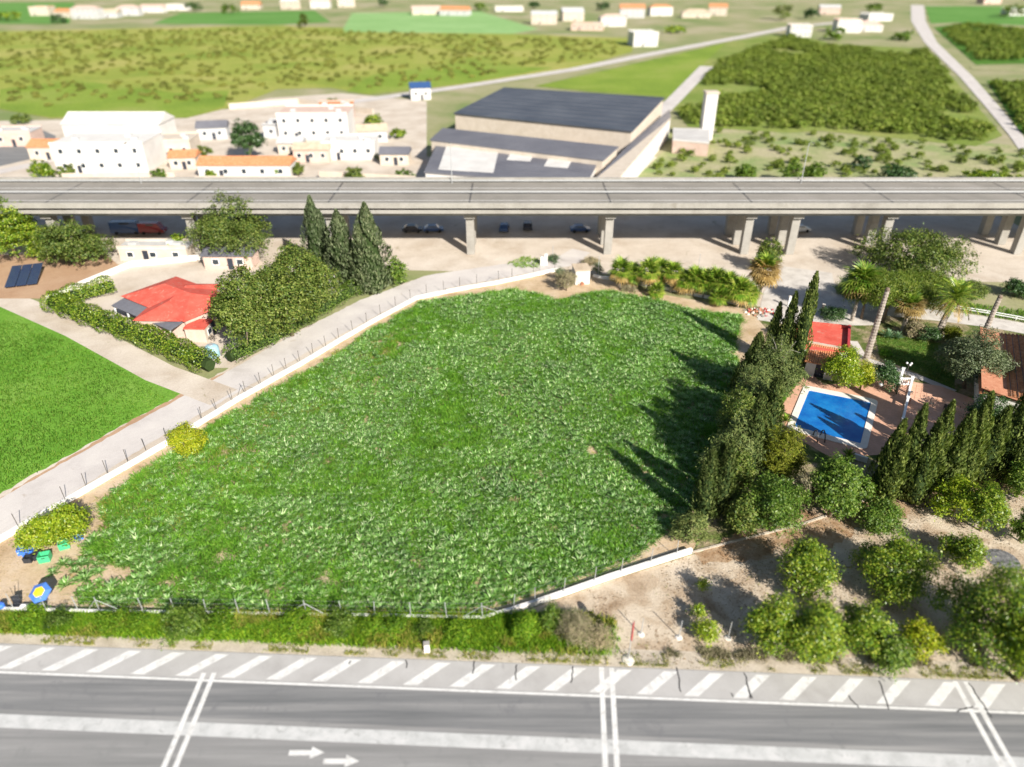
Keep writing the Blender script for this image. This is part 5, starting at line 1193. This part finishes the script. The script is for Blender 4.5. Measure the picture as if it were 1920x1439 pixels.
for i, u in enumerate((280, 850, 1490)):
    x = at(u, 440)[0]; o = thing('street_lamp', '%s street lamp from the left standing on the viaduct' % ['First', 'Second', 'Third'][i], 'lamp', (x, VY1 - .6, VZ + .1), 0, 'lamps on the viaduct')
    MB().tube([(0, 0, 0), (0, 0, 8)], [.1, .06], 7).build('pole', M['metal'], o); MB().tube([(0, 0, 8), (0, -.8, 8.4), (0, -1.8, 8.5)], .045, 6).build('arm', M['metal'], o); MB().box((0, -2.1, 8.48), (.3, .7, .12)).build('lamp_head', M['metal_dark'], o)
def car(u, v, rz, mat, label, name='parked_car', L=4.2, Wd=1.75, H=1.45, van=False, xy=None):
    x, y = xy if xy else at(u, v); t = thing(name, label, 'van' if van else 'car', (x, y, 0), rz)
    if van: side = [(-L / 2, .35), (L / 2, .35), (L / 2, 1.0), (L / 2 - .5, 1.15), (L / 2 - 1.2, H), (-L / 2 + .05, H), (-L / 2, H - .1)]
    else: side = [(-L / 2, .35), (L / 2, .35), (L / 2, .75), (L / 2 - .9, .92), (L / 2 - 1.5, H), (-L / 2 + 1.0, H), (-L / 2 + .25, .95), (-L / 2, .9)]
    b = MB(); n = len(side); V = [(p[0], s * Wd / 2 * (.86 if p[1] > 1.1 else 1), p[1]) for s in (-1, 1) for p in side]
    b.add(V, [list(range(n)), [n + i for i in range(n)][::-1]] + [[i, n + i, n + (i + 1) % n, (i + 1) % n] for i in range(n)]); b.build('body', mat, t)
    for s in (-1, 1): MB().box((-.1, s * Wd * .455, H - .3), (L * (.3 if van else .38), .04, .34)).build('window', M['glass'], t)
    wz = side[3], side[4]
    for s in (-1, 1): MB().box((L / 2 - .02, s * .6, .68), (.08, .35, .16)).build('headlight', M['white_paint'], t)
    for sx in (-1, 1):
        for sy in (-1, 1):
            wb_ = MB().tube([(sx * L * .31, sy * Wd / 2 - .12, .32), (sx * L * .31, sy * Wd / 2 + .06, .32)], .32, 12).build('wheel', M['rubber'], t); MB().tube([(sx * L * .31, sy * Wd / 2 + .02, .32), (sx * L * .31, sy * (Wd / 2 + .075), .32)], .18, 10).build('rim', M['metal'], wb_)
def under(u, v): x, y = at(u, v); return (x, y)
car(0, 0, 0, M['car_paint_red'], 'dark red van parked under the viaduct on the left', 'parked_van', 5.2, 2.0, 2.3, True, (at(285, 440)[0], 145))
car(0, 0, .05, M['car_paint_blue'], 'dark blue van parked left of the red one under the viaduct', 'parked_van', 6.5, 2.1, 2.6, True, (at(238, 440)[0], 145))
for i, (u, yy, m, lb) in enumerate([(770, 146, 'dark', 'dark car in the shade under the viaduct beside the conifers'), (810, 146, 'blue', 'dark blue car parked left of the first pier in view'), (945, 147, 'blue', 'dark blue car parked right of the first pier in view'), (990, 148, 'dark', 'dark car parked between the two middle piers'), (1090, 146, 'blue', 'blue car parked just left of the second pier'), (1510, 146, 'white', 'white car parked under the viaduct right of the double piers'), (380, 143, 'dark', 'dark car under the viaduct right of the red van')]):
    car(0, 0, [0, .1, 1.5, 1.55, .05, .1, 0][i], M['car_paint_' + m], lb, xy=(at(u, 445)[0], yy))

# ------------------------------------------------------------------ buildings beyond the viaduct
def poly_building(name, label, pts, zt, roofm, wall, cat='warehouse', z0=0.0, thick=.35, skylights=(), ridge=False):
    P = PG(pts, zt) ; O = Vector(P[0]); t = thing(name, label, cat, (O.x, O.y, 0)); Q = [(p[0] - O.x, p[1] - O.y) for p in P]
    cx = sum(p[0] for p in Q) / len(Q); cy = sum(p[1] for p in Q) / len(Q)
    MB().prism([(cx + (p[0] - cx) * .985, cy + (p[1] - cy) * .985) for p in Q], z0, zt - thick).build('wall', M[wall], t)
    rf = MB().prism(Q, zt - thick, zt).build('roof', M[roofm], t)
    for s in skylights:
        MB().prism([(p[0] - O.x, p[1] - O.y) for p in PG(s, zt)], zt - .05, zt + .12).build('skylight', M['render_white'], rf)
    a, b_, c, d = [Vector(p) for p in (Q[0], Q[1], Q[2], Q[3])]
    for i in range(1, 9):
        f = i / 9; p, q_ = a.lerp(d, f) if False else a.lerp(b_, f), d.lerp(c, f)
        dd = (q_ - p).normalized(); n = Vector((-dd.y, dd.x)) * .12
        MB().prism([(p.x + n.x, p.y + n.y), (q_.x + n.x, q_.y + n.y), (q_.x - n.x, q_.y - n.y), (p.x - n.x, p.y - n.y)], zt - .02, zt + .06).build('roof_rib', M['roof_grey'], rf)
    return t, Q
t, Q = poly_building('warehouse', 'large warehouse with a wide dark blue-grey roof', [(850, 212), (945, 164), (1246, 183), (1186, 246)], 9.0, 'roof_dark', 'render_cream')
t, Q = poly_building('warehouse', 'lower front warehouse with dark roof and pale skylights', [(806, 262), (830, 240), (1160, 275), (1132, 300)], 7.0, 'roof_grey', 'render_cream')
poly_building('loading_hall', 'white loading hall in front of the dark-roofed warehouses', [(795, 322), (820, 268), (1128, 292), (1098, 346)], 5.5, 'roof_grey', 'render_white', skylights=([(822, 318), (838, 272), (935, 282), (925, 325)], [(950, 300), (958, 288), (1000, 292), (994, 303)], [(1020, 312), (1028, 298), (1072, 302), (1064, 316)]))
poly_building('side_shed', 'pale flat-roofed shed along the warehouses\' right side', [(1105, 346), (1190, 262), (1255, 205), (1258, 222), (1150, 346)], 6.0, 'render_cream', 'render_white', 'shed')
poly_building('white_tower', 'white block at the right end of the warehouses', [(1262, 262), (1262, 240), (1330, 242), (1330, 268)], 4.0, 'render_white', 'render_pink', 'building')
x, y = at(1322, 262); t = thing('chimney_tower', 'tall white tower beside the warehouses and grove', 'tower', (x, y, 0)); MB().box((0, 0, 7), (3.6, 3.6, 14)).build('shaft', M['render_white'], t); MB().box((0, 0, 14.2), (4.2, 4.2, .5)).build('cap', M['render_cream'], t)
for a in [('white_house', 'large white block house behind the viaduct on the left', 'house', 195, 325, 24, 14, 7.5, .05, 'flat', 'render_white', 'render_white', (5, 2)),
          ('white_house', 'white gabled hall behind the left block house', 'house', 215, 268, 30, 12, 5.5, .0, 'gable', 'render_white', 'render_white', (4, 1)),
          ('cream_house', 'cream house right of the white block', 'house', 325, 300, 11, 10, 5.0, .1, 'flat', 'render_cream', 'render_cream', (3, 1)),
          ('small_house', 'small house with an orange roof beside the cream house', 'house', 345, 318, 7, 6, 3.2, .1, 'gable', 'render_cream', 'tile_orange', (2, 1)),
          ('long_house', 'long low house with an orange tiled roof left of centre', 'house', 460, 335, 24, 7, 3.4, .0, 'gable', 'render_white', 'tile_orange', (5, 1)),
          ('villa', 'pinkish white two-storey villa behind the round tree', 'house', 590, 262, 22, 14, 7.5, .05, 'flat', 'render_white', 'render_pink', (5, 2)),
          ('villa', 'low white villa in front of the pinkish one', 'house', 655, 300, 15, 10, 4.5, .05, 'flat', 'render_white', 'render_white', (4, 1)),
          ('grey_shed', 'grey shed beside the round dark tree', 'shed', 525, 260, 10, 8, 4, .0, 'flat', 'render_grey', 'roof_grey', (2, 1)),
          ('brown_house', 'brown stone house between villa and round tree', 'house', 585, 305, 10, 6, 3.5, 0, 'gable', 'render_pink', 'roof_tan', (3, 1)),
          ('white_barn', 'white barn by the country road above the villas', 'barn', 790, 188, 8, 8, 4.5, .2, 'gable', 'render_white', 'car_paint_blue', (2, 1)),
          ('roadside_house', 'white roadside house at the bend of the country road', 'house', 1210, 88, 16, 16, 8, .1, 'flat', 'render_white', 'render_white', (3, 2))]:
    building(*a)
for i, (u, v, vt, rp, m, lb) in enumerate([(470, 300, 212, 36, 'dark_shrub', 'dense round dark tree between the houses beyond the viaduct'), (84, 340, 296, 24, 'lemon', 'yellow-green tree in front of the white block house'), (668, 346, 308, 20, 'dull', 'small round tree at the viaduct beside the villa'), (1680, 345, 308, 34, 'dark_shrub', 'dark bush clump just beyond the viaduct on the right'), (1612, 315, 290, 20, 'dark_shrub', 'small dark bush in the scrub beyond the viaduct'), (1480, 345, 300, 24, 'broad', 'green bush left of the third viaduct lamp'), (1395, 342, 305, 30, 'broad', 'green bush in the scrub right of the warehouses'), (1525, 345, 300, 26, 'broad', 'green bush right of the third viaduct lamp'), (1840, 340, 318, 34, 'lemon', 'low bush at the right beyond the viaduct'), (560, 330, 305, 14, 'dull', 'small bush beside the brown stone house'), (1545, 232, 218, 14, 'dark_shrub', 'dark bush on the grove\'s lower edge')]):
    broad_tree('bush' if i > 2 else 'round_tree', lb, u, v, vt, rp, m, 800 + i, L=.55, W=.28, group='trees beyond the viaduct', cover=.9)
for i, (u, v, vt, rp, m) in enumerate([(130, 335, 305, 18, 'dull'), (300, 338, 312, 16, 'broad'), (385, 300, 268, 16, 'dull'), (395, 338, 318, 14, 'lemon'), (525, 330, 302, 18, 'broad'), (545, 235, 205, 20, 'dull'), (700, 235, 212, 18, 'lemon'), (715, 300, 285, 14, 'dull'), (745, 260, 240, 16, 'lemon'), (620, 205, 185, 18, 'dull'), (40, 232, 212, 18, 'dull'), (760, 338, 318, 16, 'broad')]):
    broad_tree('yard_tree', '%s tree from the left standing among the yards beyond the viaduct' % ords[i].capitalize(), u, v, vt, rp, m, 830 + i, L=.6, W=.3, group='trees among the yards', cover=.9)
for i, a in enumerate([(90, 300, 10, 7, 3.5), (275, 255, 12, 8, 4.5), (400, 262, 9, 7, 3.6), (545, 290, 7, 6, 3.2), (630, 228, 12, 9, 5), (700, 268, 9, 7, 3.4), (740, 310, 8, 6, 3), (25, 275, 12, 8, 4)]):
    building('yard_shed', '%s small shed from the left among the yards beyond the viaduct' % ords[i].capitalize(), 'shed', a[0], a[1], a[2], a[3], a[4], .1 * (i % 3), ['gable', 'flat', 'gable'][i % 3], ['render_cream', 'render_pink', 'render_grey'][i % 3], ['tile_orange', 'roof_tan', 'roof_grey', 'render_grey'][i % 4], (2, 1), 'sheds among the yards')
for i, p in enumerate([[(120, 340), (330, 338)], [(370, 345), (560, 345)], [(600, 335), (780, 345)], [(430, 205), (560, 195), (700, 215)]]):
    wb, _ = wall_run(p, 2.0, .4, 60 + i); tag(wb.build('yard_wall', M['render_cream']), 'pale yard wall beyond the viaduct, %s of four' % ['leftmost', 'second', 'third from the left', 'farthest back'][i], 'wall')
# groves and rows of crops far off
bm = []
for i in range(4):
    me, _ = crown_mesh('bush', M['bush_far'], [((0, 0, 1.1), (1.5, 1.5, 1.1))], 26, 9, .75, .4, .4, .6, .5, 900 + i); bm.append(me)
M['bush_olive'] = leafm('bush_olive', [(.20, .25, .05), (.27, .30, .07), (.35, .34, .11)], .6, .25, .2, .05)
bo = [crown_mesh('bush', M['bush_olive'], [((0, 0, .8), (1.8, 1.8, .8))], 26, 9, .75, .4, .4, .6, .5, 910 + i)[0] for i in range(4)]
def grove(name, poly, step, label, s0=.8, keepp=.9, seed=1):
    r = np.random.default_rng(seed); P = jitter_grid(PG(poly), step, r, .5 if 'olive' in name else .12); P = P[r.random(len(P)) < keepp]; P = P[vnoise(P, .03, seed) > .22]
    instancer(name, bo if 'olive' in name else bm, P, r.random(len(P)) * 6.28, s0 + .5 * r.random(len(P)), r.integers(0, 4, len(P)), label, 'grove')
grove('citrus_grove', [(1270, 225), (1350, 118), (1480, 70), (1540, 88), (1735, 98), (1865, 250), (1830, 268), (1540, 240), (1480, 245), (1300, 234)], 4.2, 'wide green citrus grove beyond the viaduct on the right', seed=3)
grove('dark_grove', [(1765, 60), (1810, 48), (1985, 66), (1985, 112), (1835, 116)], 6.0, 'dark green grove in the upper right corner', 1.0, seed=4)
grove('corner_grove', [(1862, 160), (1985, 160), (1985, 285), (1925, 250)], 4.2, 'dark grove beyond the farm track at the right edge', .9, seed=5)
grove('olive_grove', [(-100, 66), (520, 54), (1170, 78), (1150, 104), (860, 150), (690, 168), (520, 160), (430, 190), (120, 205), (-100, 195)], 6.5, 'thin olive-coloured scrub across the broad far field', .45, .55, 6)
sP = scatter(PG([(1190, 342), (1290, 245), (1560, 255), (2000, 290), (2000, 345)]), .035, r2)
instancer('scrub_bushes', bm, sP, r2.random(len(sP)) * 6.28, .3 + .5 * r2.random(len(sP)), r2.integers(0, 4, len(sP)), 'scattered low scrub beyond the viaduct on the right', 'scrub')

# ------------------------------------------------------------------ the far village
rv = random.Random(12); walls = ['render_white', 'render_cream', 'render_white', 'render_pink', 'render_grey']; roofs = ['tile_orange', 'render_white', 'roof_tan', 'render_grey', 'tile_orange', 'render_pink']
spots = [(-40, 30), (75, 30), (120, 34), (160, 36), (205, 34), (240, 30), (285, 24), (330, 20), (470, 18), (540, 18), (600, 16), (650, 14), (800, 28), (850, 30), (955, 22), (1020, 46), (1075, 40), (1100, 58), (1150, 50), (1185, 34), (1240, 30), (1305, 34), (1345, 30), (1500, 70), (1555, 28), (1590, 62), (1630, 60), (1650, 40), (1860, 8), (1910, 30)]
for i, (u, v) in enumerate(spots):
    sc_ = 700 / max(1, at(u, v)[1])
    W_ = rv.uniform(14, 30); D_2 = rv.uniform(10, 16); H_ = rv.uniform(4, 9)
    rfm = rv.choice(roofs); wl = rv.choice(walls)
    building('village_house', '%s distant village building from the left along the top edge' % ords[i].capitalize(), 'house', u, v, W_, D_2, H_, rv.uniform(-.25, .25), rv.choice(['gable', 'flat', 'gable', 'hip']), wl, rfm, (rv.randint(2, 5), 2 if H_ > 6 else 1), 'far village buildings')
for i, (u, v, vt, rp, m) in enumerate([(20, 40, 18, 26, 'lemon'), (110, 44, 26, 16, 'dark_shrub'), (365, 22, 2, 14, 'dark_shrub'), (430, 26, 6, 18, 'broad'), (570, 52, 22, 10, 'dull'), (720, 14, -5, 12, 'dark_shrub'), (900, 20, 2, 14, 'broad'), (1000, 18, 0, 12, 'dark_shrub'), (1130, 20, 2, 16, 'dark_shrub'), (1465, 38, 8, 24, 'dull'), (1520, 36, 10, 18, 'dark_shrub'), (1565, 75, 50, 22, 'broad'), (1640, 22, 4, 20, 'broad'), (1690, 76, 60, 22, 'broad'), (1895, 34, 4, 26, 'dull'), (1265, 62, 48, 22, 'lemon')]):
    broad_tree('village_tree', '%s leafy tree from the left among the far village buildings' % ords[i].capitalize(), u, v, vt, rp, m, 850 + i, n=700, L=1.6, W=.9, group='far village trees', cl=.5)
